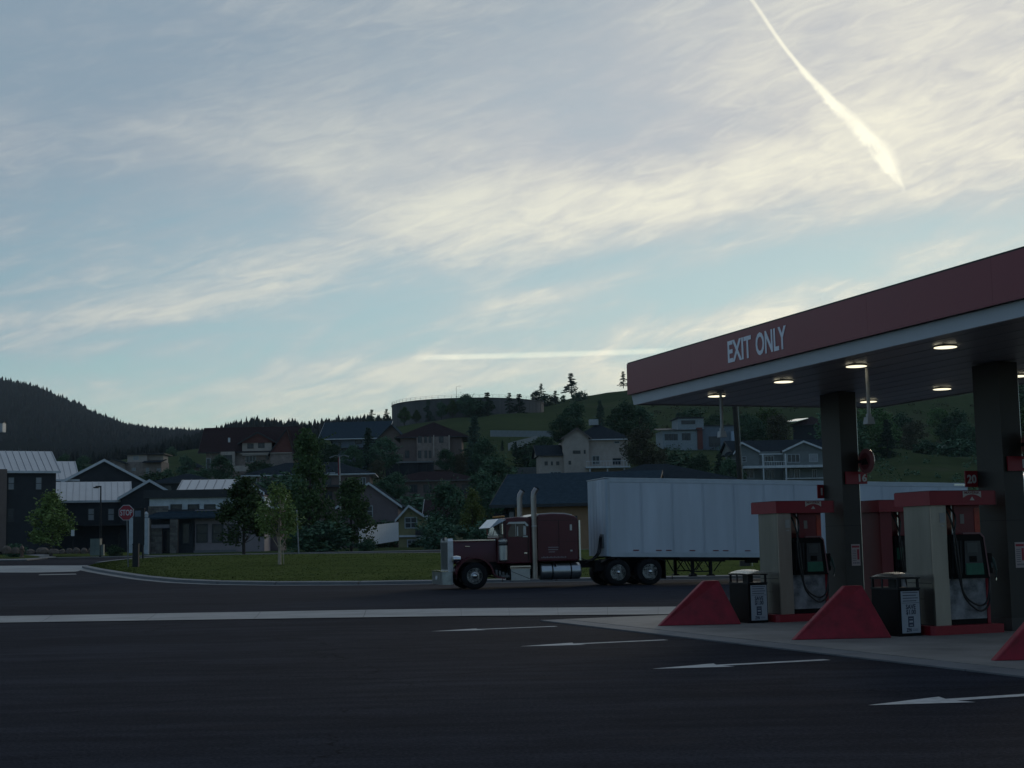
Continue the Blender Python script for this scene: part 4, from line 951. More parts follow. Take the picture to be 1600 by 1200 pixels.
def lamp_post(label, px, top, base, Z, arm, w=.09, grp=None):
    p = at(px, base, Z); H = (base-top)/F*Z; t = thing('street_lamp', label, 'street lamp', p, 0, grp)
    MB().tube([(0, 0, -.2), (0, 0, H)], [w, w*.6], 8).build('post', blackm, t); MB().box(-arm if arm > 0 else 0, 0 if arm > 0 else -arm, -.06, .06, H-.12, H).build('lamp_arm', blackm, t)
    MB().box(-arm-.15, -arm+.25, -.12, .12, H-.18, H-.08).build('lamp_head', blackm, t)
lamp_post('tall black street lamp with a short arm in front of the metal-roofed building', 156.5, 760, 866, 118, .42)
p = at(533, 860, 150); s = F/150
t = thing('street_lamp', 'street lamp with two curved arms and a red banner above the dark fence-side tree', 'street lamp', p)
Hh = (860-714)/s
MB().tube([(0, 0, -.2), (-.10, 0, Hh)], [.10, .07], 8).build('post', M('lamp_pole_pale', (.30, .28, .27), .5), t)
MB().box(-.25, -.12, -.03, .03, Hh-1.9, Hh-.1).build('banner', M('banner_red', (.20, .012, .02), .7), t)
MB().tube([(-.1, 0, Hh), (-.5, 0, Hh+.12), (-1.1, 0, Hh-.12)], [.05, .05, .09], 6).tube([(-.1, 0, Hh), (.4, 0, Hh+.12), (.85, 0, Hh-.05)], [.05, .05, .09], 6).build('arm', M('arm_grey', (.16, .18, .18), .5), t)
p = at(467, 864, 112); o = MB().tube([(0, 0, -.2), (-.16, 0, 3.25)], .055, 8).box(-.2, -.12, -.02, .02, 2.95, 3.25).build('metal_pole', M('galvanised', (.26, .27, .27), .5, .4), None, loc=p); tag(o, 'thin leaning galvanised pole beside the tall narrow tree', 'pole')
p = at(113.5, 858, 125); t = thing('small_sign', 'small pale sign on a post beside the yellow-green tree at the left', 'sign', p)
MB().tube([(0, 0, -.2), (0, 0, 1.5)], .03, 6).build('post', blackm, t); MB().box(-.14, .14, -.04, -.02, 1.1, 1.62).build('plate', dwhite, t)
pU = at(1163, 850, 104); H = (850-600)/F*104
t = thing('utility_pole', 'tall dark utility pole rising behind the trailer left of the grey hillside house', 'utility pole', (pU.x, 104, ter(pU.x, 104)))
MB().tube([(0, 0, -.2), (-.4, 0, H+1)], [.19, .16], 10).build('pole', M('pole_wood', (.030, .027, .024), .9), t); MB().tube([(.21, -.05, 0), (-.18, -.05, H+1)], .035, 5).build('conduit_or_rim_glint', M('conduit_pale', (.26, .26, .24), .6), t)
p = at(1176, 899, 72); t = thing('pipe_barrier', 'pale bent pipe rail on the lawn behind the trailer', 'pipe rail', p)
MB().tube([(0, 0, -.1), (0, 0, .78), (-.06, 0, .84), (-.6, 0, .85)], .03, 6).build('rail', M('pipe_pale', (.42, .38, .30), .6), t); MB().box(-.58, -.08, .0, .2, .0, .72).build('meter_box', M('meter_brown', (.05, .042, .038), .8), t)
p = at(1024, 893, 70); o = MB().tube([(0, 0, -.1), (0, 0, .75)], .035, 6).tube([(0, 0, .75), (0, 0, .80)], [.05, .01], 6).build('marker_post', MATS['pipe_pale'], None, loc=p); tag(o, 'short pale marker post on the lawn behind the truck drive wheels', 'post')

# ------------------------------------------------------------------ buildings
def wm(n, c, v=.12, boards=True): return M(n, c, .9, spec=.15, var=v, scale=1.2, bump=.1)
siding_dark = wm('dark_siding', (0.041, 0.045, 0.050)); brown_w = wm('brown_wall', (0.1610, 0.1253, 0.1127)); tan_w = wm('tan_wall', (0.3828, 0.3333, 0.2937)); pink_w = wm('stone_wall', (0.2415, 0.1978, 0.1736), .3)
blue_w = wm('bluegrey_wall', (0.144, 0.178, 0.212)); grey_w = wm('grey_wall', (0.155, 0.174, 0.174)); yel_w = wm('yellow_wall', (0.232, 0.213, 0.117)); taupe_w = wm('taupe_wall', (0.1702, 0.1368, 0.1368)); white_w = wm('white_wall', (.34, .38, .42)); red_w = wm('red_wall', (0.147, 0.059, 0.050)); orange_w = wm('orange_wall', (0.3323, 0.2047, 0.1207))
shing = M('shingle_dark', (0.026, 0.034, 0.041), .95, spec=0., var=.3, scale=3, bump=.3); shing_b = M('shingle_brown', (.034, .026, .028), .95, spec=0., var=.3, scale=3, bump=.3); shing_r = M('shingle_maroon', (.036, .024, .025), .95, spec=0., var=.3, scale=3)
shing_g = M('shingle_slate', (0.033, 0.051, 0.066), .95, spec=0., var=.25, scale=3, bump=.3)
metalr = M('metal_roof', (.36, .38, .41), .35, .5, var=.06, scale=.6); trimw = M('eave_white', (.50, .53, .55), .6); trimd = M('eave_dark', (.03, .033, .036), .7)
glassw = M('house_glass', (.025, .032, .042), .2, var=.25, spec=.4); glassl = M('blind_glass', (.22, .24, .26), .3, var=.2); stonem = M('field_stone', (0.145, 0.133, 0.119), .9, var=.3, scale=3, bump=.4, rvar=.9); wframe = M('window_frame', (.30, .33, .34), .6); dframe = M('window_frame_dark', (.03, .034, .038), .6)
class House:
    def __init__(s, name, label, cat, px, py, Z, rot=0., group=None):
        s.px, s.py, s.Z = px, py, Z; s.s = F/Z; s.c = math.cos(rad(rot)); s.t = math.tan(rad(rot)); s.rot = rot
        s.o = thing(name, label, cat, at(px, py, Z), rad(rot), group)
    def x(s, p):           # facade coordinate whose point shows at column p
        q = (s.px-800)/F*s.Z; k = (p-800)/F; r = rad(s.rot)
        return (k*s.Z - q)/(math.cos(r) - k*math.sin(r))
    def z(s, q, x=0., y=0.):
        Z = s.Z + x*math.sin(rad(s.rot)) + y*math.cos(rad(s.rot)); return at(800 + F*((s.px-800)/F*s.Z + x*math.cos(rad(s.rot)))/Z, q, Z).z - s.o.location.z
    def win(s, a, b, t, bt, y=0., fr=None, gl=None, bars=1, hb=0, nm='window'):
        x0, x1 = s.x(a), s.x(b); z1, z0 = s.z(t, x0, y), s.z(bt, x0, y); w = max(.05, min(.12, (x1-x0)*.12)); mb = MB()
        mb.box(x0, x0+w, y-.06, y-.003, z0, z1).box(x1-w, x1, y-.06, y-.003, z0, z1).box(x0+w, x1-w, y-.06, y-.003, z1-w, z1).box(x0+w, x1-w, y-.06, y-.003, z0, z0+w)
        for k in range(bars): q = x0+(x1-x0)*(k+1)/(bars+1); mb.box(q-w*.35, q+w*.35, y-.055, y-.003, z0+w, z1-w)
        if hb: q = (z0+z1)/2; mb.box(x0+w, x1-w, y-.05, y-.004, q-w*.35, q+w*.35)
        f = mb.build(nm, fr or wframe, s.o); MB().box(x0+w, x1-w, y-.02, y-.002, z0+w, z1-w).build('pane', gl or glassw, f); return f
    def wall(s, a, b, t, bt=None, d=6., y=0., mat=None, nm='wall'):
        x0, x1 = s.x(a), s.x(b); z1 = s.z(t, x0, y); z0 = -3. if bt is None else s.z(bt, x0, y)
        return MB().box(x0, x1, y, y+d, z0, z1).build(nm, mat, s.o)
    def roof(s, a, b, eave, ridge, d, kind='gx', y=0., ov=.45, mat=None, trim=None, wallm=None, apex=None, seams=False, th=.14):
        x0, x1 = s.x(a), s.x(b); ze = s.z(eave, x0, y); mid = s.x(apex) if apex else (x0+x1)/2
        zr = s.z(ridge, mid if kind == 'gy' else x0, y if kind == 'gy' else y+d/2)
        mb = MB(); T_ = MB(); r = s.o
        def slab(P, mbb, th=th):
            n = Vector((0, 0, th)); Q = [Vector(p) for p in P]; 
            if len(Q) == 4: mbb.hexa([q for q in Q]+[q+n for q in Q])
            else: mbb.v += [tuple(q) for q in Q]+[tuple(q+n) for q in Q]; k = len(mbb.v)-6; [mbb.face([k+i for i in f]) for f in ((2, 1, 0), (3, 4, 5), (0, 1, 4, 3), (1, 2, 5, 4), (2, 0, 3, 5))]
        if kind == 'gx':      # ridge along the facade, slopes to front and back
            xa, xb = x0-ov, x1+ov; k = (zr-ze)/(d/2); e = ze-ov*k
            slab([(xa, y-ov, e), (xb, y-ov, e), (xb, y+d/2, zr), (xa, y+d/2, zr)], mb); slab([(xa, y+d/2, zr), (xb, y+d/2, zr), (xb, y+d+ov, e), (xa, y+d+ov, e)], mb)
            for xx in (x0, x1): MB().prism([(y, ze-.05), (y+d, ze-.05), (y+d/2, zr-.02)], 'x', xx-.02 if xx == x1 else xx, xx if xx == x1 else xx+.02).build('gable', wallm or trim, r)
            ro = mb.build('roof', mat, r)
            T_.box(xa, xb, y-ov-.04, y-ov-.002, e-.08, e+th+.01)
            for xx in (xa-.05, xb+.012): T_.hexa([(xx, y-ov, e-.06), (xx+.04, y-ov, e-.06), (xx+.04, y+d/2, zr-.06), (xx, y+d/2, zr-.06), (xx, y-ov, e+th+.02), (xx+.04, y-ov, e+th+.02), (xx+.04, y+d/2, zr+th+.02), (xx, y+d/2, zr+th+.02)])
            T_.build('roof_trim', trim, ro)
            if seams:
                n = int((xb-xa)/seams); sm = MB().hexa([(0, 0, 0), (.04, 0, 0), (.04, d/2+ov, zr-e), (0, d/2+ov, zr-e), (0, 0, .06), (.04, 0, .06), (.04, d/2+ov, zr-e+.06), (0, d/2+ov, zr-e+.06)]).mesh('seam', M('seam_shadow_metal', (.22, .235, .26), .5, .3))
                for i in range(n): link('seam', sm, ro, loc=(xa+.1+(xb-xa-.2)*i/(n-1), y-ov, e+th))
        elif kind == 'gy':    # gable faces the camera, ridge runs back
            xa, xb = x0-ov, x1+ov; kl = (zr-ze)/(mid-x0); kr = (zr-ze)/(x1-mid); el_, er = ze-ov*kl, ze-ov*kr
            slab([(xa, y-ov, el_), (mid, y-ov, zr), (mid, y+d, zr), (xa, y+d, el_)], mb); slab([(mid, y-ov, zr), (xb, y-ov, er), (xb, y+d, er), (mid, y+d, zr)], mb)
            MB().prism([(x0, ze-.05), (x1, ze-.05), (mid, zr-.02)], 'y', y, y+.06).build('gable', wallm or trim, r); ro = mb.build('roof', mat, r)
            w = .10+.02*s.Z/100
            for P in (((xa, el_), (mid, zr)), ((mid, zr), (xb, er))):
                (u0, v0), (u1, v1) = P; T_.hexa([(u0, y-ov-.06, v0-w), (u1, y-ov-.06, v1-w), (u1, y-ov-.004, v1-w), (u0, y-ov-.004, v0-w), (u0, y-ov-.06, v0+th+.03), (u1, y-ov-.06, v1+th+.03), (u1, y-ov-.004, v1+th+.03), (u0, y-ov-.004, v0+th+.03)])
            T_.build('roof_trim', trim, ro)
            if seams:
                n = int((d+ov)/seams)
                for sgn, (u0, v0) in ((0, (xa, el_)), (1, (xb, er))):
                    sm = MB().hexa([(u0, 0, v0+th), (u0, .04, v0+th), (mid, .04, zr+th), (mid, 0, zr+th), (u0, 0, v0+th+.06), (u0, .04, v0+th+.06), (mid, .04, zr+th+.06), (mid, 0, zr+th+.06)]).mesh('seam', M('seam_shadow_metal', (.12, .13, .15), .5, .3))
                    for i in range(n): link('seam', sm, ro, loc=(0, y-ov+.1+i*seams, 0))
        elif kind == 'hip':
            xa, xb, ya, yb = x0-ov, x1+ov, y-ov, y+d+ov; hh = min((yb-ya)/2, (xb-xa)/2-.05); e = ze-.1; ym = (ya+yb)/2
            P = [(xa, ya, e), (xb, ya, e), (xb, yb, e), (xa, yb, e)]; rl, rr_ = (xa+hh, ym, zr), (xb-hh, ym, zr)
            mb.v += P+[rl, rr_]+[(p[0], p[1], p[2]-.18) for p in P]
            for f in ((0, 1, 5, 4), (1, 2, 5), (2, 3, 4, 5), (3, 0, 4)): mb.face(f)
            for f in ((0, 1, 7, 6), (1, 2, 8, 7), (2, 3, 9, 8), (3, 0, 6, 9), (6, 7, 8, 9)): mb.face(f, 1)
            ro = mb.build('roof', [mat, trim], r)
        elif kind == 'flat':
            ro = MB().box(x0-ov, x1+ov, y-ov, y+d+ov, ze, ze+th*1.6).build('roof', mat, r)
        elif kind == 'shed':   # high at the front
            zb_ = zr; ro = MB().hexa([(x0-ov, y-ov, ze), (x1+ov, y-ov, ze), (x1+ov, y+d+ov, zb_), (x0-ov, y+d+ov, zb_), (x0-ov, y-ov, ze+th), (x1+ov, y-ov, ze+th), (x1+ov, y+d+ov, zb_+th), (x0-ov, y+d+ov, zb_+th)]).build('roof', mat, r)
        return ro
# -- left: three volumes with standing-seam metal roofs
h = House('dark_apartment_building', 'dark two storey building with a metal roof at the left picture edge', 'building', 86, 862, 150, 28)
h.wall(-75, 86, 735, d=9, mat=siding_dark); h.roof(-75, 86, 735, 705, 9, 'gx', mat=metalr, trim=trimw, wallm=siding_dark, seams=.62, ov=.35)
for k, (t_, b_) in enumerate(((745, 766), (795, 816))):
    for a in (10.5, 53.5, -32): h.win(a, a+11, t_, b_, fr=dframe, gl=glassl if k == 0 else glassw, bars=0, hb=1)
h.wall(-6, 8, 733, 862, d=.5, y=-.55, mat=brown_w, nm='brown_bay')
h = House('metal_roofed_building', 'upper gabled building volume with dark siding and pale metal roof behind the lower one', 'building', 98, 862, 172, 22)
h.wall(60, 222, 752, d=9, mat=siding_dark); h.roof(98, 222, 752, 719.5, 12, 'gy', mat=metalr, trim=trimw, wallm=siding_dark, seams=.62, ov=.3)
h.roof(52, 120, 750, 722, 11, 'gx', mat=metalr, trim=trimw, wallm=siding_dark, seams=.62, y=.2, ov=.2)
h = House('metal_roofed_building', 'lower long building with a broad pale metal roof behind the STOP sign', 'building', 86, 862, 158, 16)
h.wall(70, 276, 783, d=9, mat=siding_dark); h.roof(64, 200, 783, 755, 9, 'gx', mat=metalr, trim=trimw, wallm=siding_dark, seams=.62, ov=.3)
h.roof(186, 276, 778, 751.5, 10, 'gy', y=-.8, mat=metalr, trim=trimw, wallm=siding_dark, seams=.62, ov=.3); h.wall(187, 275, 778, None, d=2, y=-.8, mat=siding_dark)
for a in (136, 167): h.win(a, a+11, 794, 814, fr=dframe, gl=glassl, bars=0, hb=1)
h.win(184, 196, 834, 858, y=-.0, fr=dframe, bars=0); h.wall(120, 215, 818, 822, d=1.4, y=-1.6, mat=siding_dark, nm='canopy_slab')
# -- stone entrance building
h = House('stone_entrance_building', 'single storey building with stone entrance, clerestory windows and pale upper band', 'building', 226, 864, 146, 4)
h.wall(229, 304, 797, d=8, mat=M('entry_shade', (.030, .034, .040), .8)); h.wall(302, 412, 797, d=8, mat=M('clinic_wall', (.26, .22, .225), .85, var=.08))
h.wall(232, 412, 779, 797, d=7, y=.3, mat=M('upper_band_white', (.50, .54, .56), .8), nm='upper_band')
bandst = h.wall(231, 262, 791, 806, d=.3, y=-.02, mat=pink_w, nm='stone_band')
for a in (265, 292, 317.5, 343): h.win(a, a+18, 788, 797, y=.3, fr=dframe, bars=0)
h.roof(228, 368, 779, 770, 6, 'flat', y=.3, mat=trimd, trim=trimd, ov=.3, th=.5)
rf = h.roof(268, 352, 770, 752, 8, 'gx', y=3, mat=metalr, trim=trimd, ov=.1, seams=.7)
x0, x1 = h.x(228), h.x(358); z0, z1 = h.z(812), h.z(799)
MB().hexa([(x0-.2, -1.5, z0), (x1, -.9, z0), (x1, .28, z1-.1), (x0+1.6, .28, z1-.1), (x0-.2, -1.5, z0+.16), (x1, -.9, z0+.16), (x1, .28, z1+.06), (x0+1.6, .28, z1+.06)]).build('porch_roof', shing_g, h.o)
# individually laid stones on the entrance piers
def stones(par, xa, xb, za, zb, y, d, n_w, seed):
    r = random.Random(seed); z = za; ms = {}
    while z < zb-.05:
        hh = min(r.uniform(.18, .30), zb-z); x = xa
        while x < xb-.05:
            w = min(r.uniform(.30, .62), xb-x)
            if xb-x-w < .12: w = xb-x
            MB().box(x+.012, x+w-.012, y-d-r.uniform(0, .05), y, z+.012, z+hh-.012).build('stone', stonem, par); x += w
        z += hh
st = h.wall(232, 239, 812, 864, d=.5, y=-1.5, mat=brown_w, nm='stone_pier'); stones(st, h.x(232), h.x(239), -.1, h.z(812.5), -1.5, .06, 3, 1)
st = h.wall(269, 281, 812, 864, d=.5, y=-1.5, mat=brown_w, nm='stone_pier'); stones(st, h.x(269), h.x(281), -.1, h.z(812.5), -1.5, .06, 3, 2)
st = h.wall(239, 256, 826, 864, d=.4, y=-1.2, mat=brown_w, nm='stone_wall'); stones(st, h.x(239), h.x(256), -.1, h.z(826), -1.2, .06, 3, 3)
stones(bandst, h.x(231)+.02, h.x(262), h.z(805), h.z(791.5), -.02, .05, 3, 4)
h.wall(241, 269, 820, 825.5, d=.15, y=-1.9, mat=M('sign_board_grey', (.15, .14, .15), .7), nm='name_board')
h.win(254, 268, 828, 863, y=-.0, fr=dframe, bars=1, nm='door'); h.win(284, 296, 818, 850, y=0, fr=dframe, bars=0)
for a in (306, 330.5, 355): h.win(a, a+18, 819, 848, fr=dframe, bars=0, hb=1)
h.wall(303, 368, 860, 864, d=.3, y=-.35, mat=concl, nm='plinth')
h = House('gabled_clinic_wing', 'taupe gable-fronted wing partly behind the dark round street tree', 'building', 346, 864, 152, 3)
h.wall(347, 412, 771, d=9, mat=taupe_w); h.roof(347, 409, 770, 749, 10, 'gy', mat=shing, trim=trimw, wallm=taupe_w, ov=.3)
h.wall(409, 436, 792, d=6, y=1, mat=taupe_w); h.roof(409, 436, 792, 776, 7, 'gx', y=1, mat=shing, trim=trimw, wallm=taupe_w, ov=.3)
h.win(428, 433, 800, 836, y=1, fr=dframe, bars=0)
# -- brown gable house, yellow house
h = House('brown_gabled_house', 'brown house gable with a white rake board behind the white yard fence', 'house', 566, 834, 186, 0)
h.wall(567, 622, 791, d=10, mat=taupe_w); h.roof(530, 624, 791, 755.5, 11, 'gy', mat=shing, trim=trimw, wallm=taupe_w, ov=.4, apex=577)
h.wall(532, 568, 795, d=9, mat=taupe_w, nm='wall'); h.win(572, 583, 790, 808, fr=wframe, bars=0, hb=1); h.win(577, 587, 823, 829, bars=0)
h = House('yellow_house', 'small mustard yellow two storey house with a white-trimmed gable', 'house', 623, 859, 172, 0)
h.wall(623, 664, 808.5, d=8, mat=yel_w); h.roof(624, 664, 808, 791, 9, 'gy', mat=shing_b, trim=trimw, wallm=yel_w, ov=.45, apex=639.5)
h.wall(664, 720, 806, d=7, y=1.2, mat=yel_w); h.roof(664, 722, 805, 782, 8, 'gx', y=1.2, mat=shing_b, trim=trimw, wallm=yel_w, ov=.3)
h.win(632.5, 652.5, 808, 826, bars=1, hb=1); h.win(636, 651, 843, 857, bars=1, hb=1); h.wall(650, 664, 826, 836, d=.8, y=-.85, mat=trimd, nm='balcony')
h.wall(624, 666, 836.5, 839.5, d=.25, y=-.28, mat=trimw, nm='belt_trim'); h.wall(655, 657, 841, 861, d=.2, y=-.9, mat=wframe, nm='porch_post'); h.wall(652, 672, 840, 842.5, d=1.2, y=-1, mat=trimw, nm='porch_slab')
# fence of white boards running to the yellow house
def fence(label, pts, hgt, mat, step=.6, gap=.02, grp=None, cat='fence'):
    a = Vector(pts[0]); t = thing('yard_fence', label, cat, a, 0, grp); me = {}
    for p, q in zip(pts, pts[1:]):
        p, q = Vector(p), Vector(q); n = max(1, round((q-p).length/step)); d = (q-p)/n; an = math.atan2(d.y, d.x); L_ = math.hypot(d.x, d.y)
        for i in range(n):
            s0 = p + d*i - a; k = d.z/L_; w = L_-gap
            me = MB().hexa([(0, 0, -.2), (w, 0, k*w-.2), (w, .05, k*w-.2), (0, .05, -.2), (0, 0, hgt), (w, 0, hgt+k*w), (w, .05, hgt+k*w), (0, .05, hgt)]).mesh('board', mat)
            link('board', me, t, loc=s0, rot=(0, 0, an))
    return t
vin = M('white_vinyl', (0.390, 0.465, 0.555), .5, var=.05)
fence('white vinyl yard fence stepping down to the left of the yellow house', [at(561, 849, 150), at(572, 850, 152), at(623, 842, 165)], 1.85, vin, .75)
# -- brown building behind the truck and the roof behind the trailer
h = House('brown_shop_building', 'low brown building with a dark slate roof directly behind the truck cab', 'building', 790, 868, 112, -11)
h.wall(806, 1000, 785, d=9, mat=orange_w); h.wall(770, 806, 803, d=8, y=.6, mat=M('dark_wall_blue', (.020, .024, .030), .8)); h.wall(891, 903, 806, 868, d=.3, y=-.05, mat=dframe, nm='doorway')
h.roof(784, 1010, 787, 744, 13, 'gx', mat=shing_g, trim=trimd, wallm=orange_w, ov=.7)
h.wall(798, 805, 800, 868, d=.3, y=-.3, mat=concl, nm='wall_post')
h = House('dark_hip_roofed_building', 'dark hip-roofed building whose roof peak shows above the trailer', 'building', 1060, 860, 170, 0)
h.wall(925, 1150, 752, d=12, mat=brown_w); h.roof(925, 1150, 752, 727, 14, 'hip', mat=shing, trim=trimd, ov=.8); 
h = House('low_dark_roof_house', 'low dark-roofed house between the metal roof and the red gabled house', 'house', 280, 800, 235, 0)
h.wall(236, 330, 755, d=9, mat=siding_dark); h.roof(232, 335, 754, 741, 10, 'hip', mat=shing, trim=trimd, ov=.6); h.win(250, 268, 758, 768, fr=dframe)
# -- second row
h = House('long_low_house', 'long low house with pale fascia, half hidden by the tall cone-shaped tree', 'house', 480, 800, 240, 3)
h.wall(386, 578, 745, d=11, mat=brown_w); h.roof(383, 580, 742, 724, 12, 'hip', mat=shing, trim=trimw, ov=.7)
h.wall(388, 577, 742.5, 745.5, d=.3, y=-.35, mat=trimw, nm='fascia'); 
for a, b in ((388, 402), (406, 412), (420, 432), (434, 446), (503, 518), (550, 558), (562, 572)): h.win(a, b, 746, 758, fr=wframe if a in (388, 406, 562) else dframe, bars=1)
h.wall(384, 580, 760, 763, d=1.6, y=-1.6, mat=trimd, nm='deck'); h.win(512, 524, 738.5, 743, y=-.5, fr=trimw, bars=0, nm='fascia_vent')
for a in (400, 440, 505, 560): h.win(a, a+14, 768, 782, fr=dframe, bars=1)
h = House('low_ranch_house', 'low ranch house with a wide shallow brown roof below the two storey brown house', 'house', 675, 800, 228, 0)
h.wall(606, 746, 753, d=9, mat=brown_w); h.roof(600, 752, 751, 738, 11, 'hip', mat=shing_b, trim=M('eave_mid', (.10, .10, .10), .7), ov=.6)
for a in (640, 662, 700, 722): h.win(a, a+13, 757, 770, fr=dframe, bars=1)
# -- big red gabled house
h = House('red_gabled_house', 'large maroon-roofed house with a wide dormer and stone walls on the hill', 'house', 385, 745, 325, 2)
h.wall(322, 458, 706, d=10, mat=pink_w); h.roof(316, 462, 704, 669.5, 14, 'gx', mat=shing_r, trim=trimd, wallm=red_w, ov=.8)
h.wall(379, 425, 690, 712, d=4, y=-.6, mat=tan_w, nm='dormer'); h.roof(376, 432, 692, 676, 8, 'gy', y=-.8, mat=shing_r, trim=trimd, wallm=red_w, ov=.6)
h.win(387, 397, 693, 701, y=-.6, fr=dframe); h.win(404, 414, 692, 700, y=-.6, fr=dframe)
h.roof(424, 460, 707, 671, 8, 'gy', y=-2.0, mat=shing_r, trim=trimd, wallm=red_w, ov=.5, apex=450); h.wall(424, 460, 707, None, d=3, y=-2.0, mat=pink_w)
h.wall(378, 458, 708, 709.5, d=.2, y=-2.25, mat=tan_w, nm='belt_trim')
h.wall(346, 368, 706, 728, d=2, y=-1.2, mat=tan_w, nm='entry_bay'); h.win(350, 364, 711, 727, y=-1.2, fr=dframe); h.win(384, 400, 712, 722, fr=wframe, bars=2); h.win(415, 420, 711, 718, fr=dframe, bars=0); h.win(322, 329, 716, 735, bars=0)
h.wall(355, 400, 728, 737, d=.6, y=-4, mat=tan_w, nm='retaining_wall'); h.wall(415, 458, 727, 740, d=.6, y=-4, mat=pink_w, nm='retaining_wall'); h.wall(354, 357, 684, 691, d=.5, y=2, mat=trimw, nm='vent_pipe')
# -- blue-grey house and gable right of it
h = House('bluegrey_house', 'blue-grey two storey house with a shallow pale-edged roof on the hill', 'house', 575, 728, 335, -3)
h.wall(520, 618, 684, d=10, mat=blue_w); h.roof(505, 600, 684, 661, 16, 'gx', mat=shing_g, trim=trimw, wallm=blue_w, ov=1.)
h.roof(590, 636, 688, 664, 10, 'gy', y=-1.6, mat=shing_g, trim=trimd, wallm=brown_w, ov=.8, apex=614); h.wall(592, 632, 688, None, d=6, y=-1.6, mat=brown_w)
h.win(528, 533, 691, 697, fr=dframe, bars=0); h.win(555, 566, 688, 694, fr=dframe, bars=1); h.win(540, 562, 705, 713, fr=wframe, bars=2); h.win(600, 612, 696, 706, y=-1.6, fr=wframe, bars=1)
h.wall(518, 570, 700, 702, d=1.5, y=-1.5, mat=trimd, nm='deck')
# -- brown two storey hip house with terrace
h = House('brown_two_storey_house', 'two storey brown house with a dark hipped roof below the water reservoir', 'house', 675, 735, 292, 0)
h.wall(626, 722, 684, d=11, mat=brown_w); h.roof(623, 728, 683, 661, 13, 'hip', mat=shing_b, trim=trimd, ov=.8)
h.wall(652, 704, 683, 735, d=1, y=-.9, mat=pink_w, nm='stone_bay')
for a, b in ((654, 660), (664, 668), (671, 675), (687, 694)): h.win(a, b, 681.5, 692, y=-.9, fr=dframe, bars=0)
for a, b in ((664, 668), (671, 675), (633, 640), (654, 659)): h.win(a, b, 704, 716, y=-.9 if a > 650 else 0, fr=dframe, bars=0)
for a in (678, 702): h.wall(a, a+1.6, 680, 712, d=.3, y=-1.2, mat=tan_w, nm='column')
h.wall(605, 680, 721.5, 724, d=4, y=-6, mat=M('terrace_slab', (.17, .18, .18), .7), nm='terrace_slab'); h.wall(606, 679, 725, None, d=4, y=-5.5, mat=siding_dark, nm='carport')
for a in (612, 626, 640, 655, 668): h.wall(a, a+1.2, 724, 742, d=.3, y=-5.9, mat=trimd, nm='terrace_post')
# -- tan house
h = House('tan_hillside_house', 'large tan house with hipped grey roof and railed deck above the trailer nose', 'house', 915, 752, 262, 4)
h.wall(883, 978, 688, d=10, mat=tan_w); h.roof(900, 985, 686, 663, 13, 'hip', mat=shing, trim=trimw, ov=.7)
h.roof(880, 921, 684, 669.5, 8, 'gy', y=-1.2, mat=shing, trim=M('eave_tan', (.12, .10, .09), .7), wallm=tan_w, ov=.4, apex=902); h.wall(881.5, 920, 684, None, d=3, y=-1.2, mat=tan_w)
h.wall(845, 884, 712, d=8, y=.5, mat=tan_w); h.roof(842, 886, 711, 697, 9, 'gx', y=.5, mat=shing, trim=trimd, wallm=tan_w, ov=.4)
for a in (852, 862, 870): h.win(a, a+5 if a != 862 else a+3, 721, 727, y=.5, fr=dframe, bars=0)
h.win(860, 878, 737, 744, y=.5, bars=2); h.win(895, 907, 704, 709, y=-1.2, fr=dframe, bars=2); h.win(912, 915, 703, 709, y=-1.2, fr=dframe, bars=0); h.win(888, 892, 720, 726, y=-1.2, fr=dframe, bars=0)
h.win(926, 938, 712, 726, bars=1); h.win(958, 971, 716, 726, fr=dframe, bars=1); h.win(961, 970, 689, 693, fr=wframe, bars=0); h.wall(977, 982, 688, 735, d=.6, y=-.2, mat=M('pale_corner', (.28, .26, .22), .7), nm='corner_board')
h.wall(914, 982, 729, 731.5, d=2.6, y=-2.6, mat=trimw, nm='deck')
for i in range(16): h.wall(914.5+i*4.4, 914.9+i*4.4, 721, 729, d=.06, y=-2.55, mat=trimw, nm='baluster')
h.wall(914, 982, 720.4, 721.2, d=.08, y=-2.57, mat=trimw, nm='deck_rail')
for a in (919, 946, 972): h.wall(a, a+1.8, 731, 750, d=.25, y=-2.4, mat=trimw, nm='deck_post')
h.wall(929, 943, 655, 664, d=1.5, y=5, mat=wframe, nm='chimney')
# -- modern white house
h = House('modern_white_house', 'modern white house with a raised clerestory box and dark windows high on the hill', 'house', 1075, 700, 395, 6)
white_w = M('modern_wall', (.24, .28, .30), .85); h.wall(1036, 1098, 673, d=9, mat=white_w); h.roof(1032, 1098, 673, 668, 10, 'shed', mat=trimd, trim=trimd, ov=.6, apex=None)
h.wall(1062, 1102, 654, 672, d=8, y=1, mat=white_w, nm='upper_box'); h.roof(1062, 1100, 653, 656, 8, 'shed', y=1, mat=trimd, ov=.5); h.win(1067, 1089, 657, 663, y=1, fr=dframe, bars=2)
for a in (1039, 1046, 1053): h.win(a, a+6.5, 678, 688, fr=dframe, bars=0)
for a in (1066, 1073): h.win(a, a+6.5, 677, 688, fr=dframe, bars=0)
h.wall(1098, 1150, 666, d=8, y=1.5, mat=blue_w, nm='garage_wing'); h.win(1110, 1128, 682, 698, y=1.5, fr=dframe, bars=0, nm='garage_door'); h.wall(1090, 1098, 668, 702, d=2, y=-.4, mat=red_w, nm='timber_panel'); h.wall(1144, 1152, 674, 696, d=1, y=.4, mat=M('pale_panel', (.30, .38, .48), .6), nm='white_panel')
h.roof(1098, 1152, 666, 663, 8, 'flat', y=1.5, mat=trimd, ov=.3)
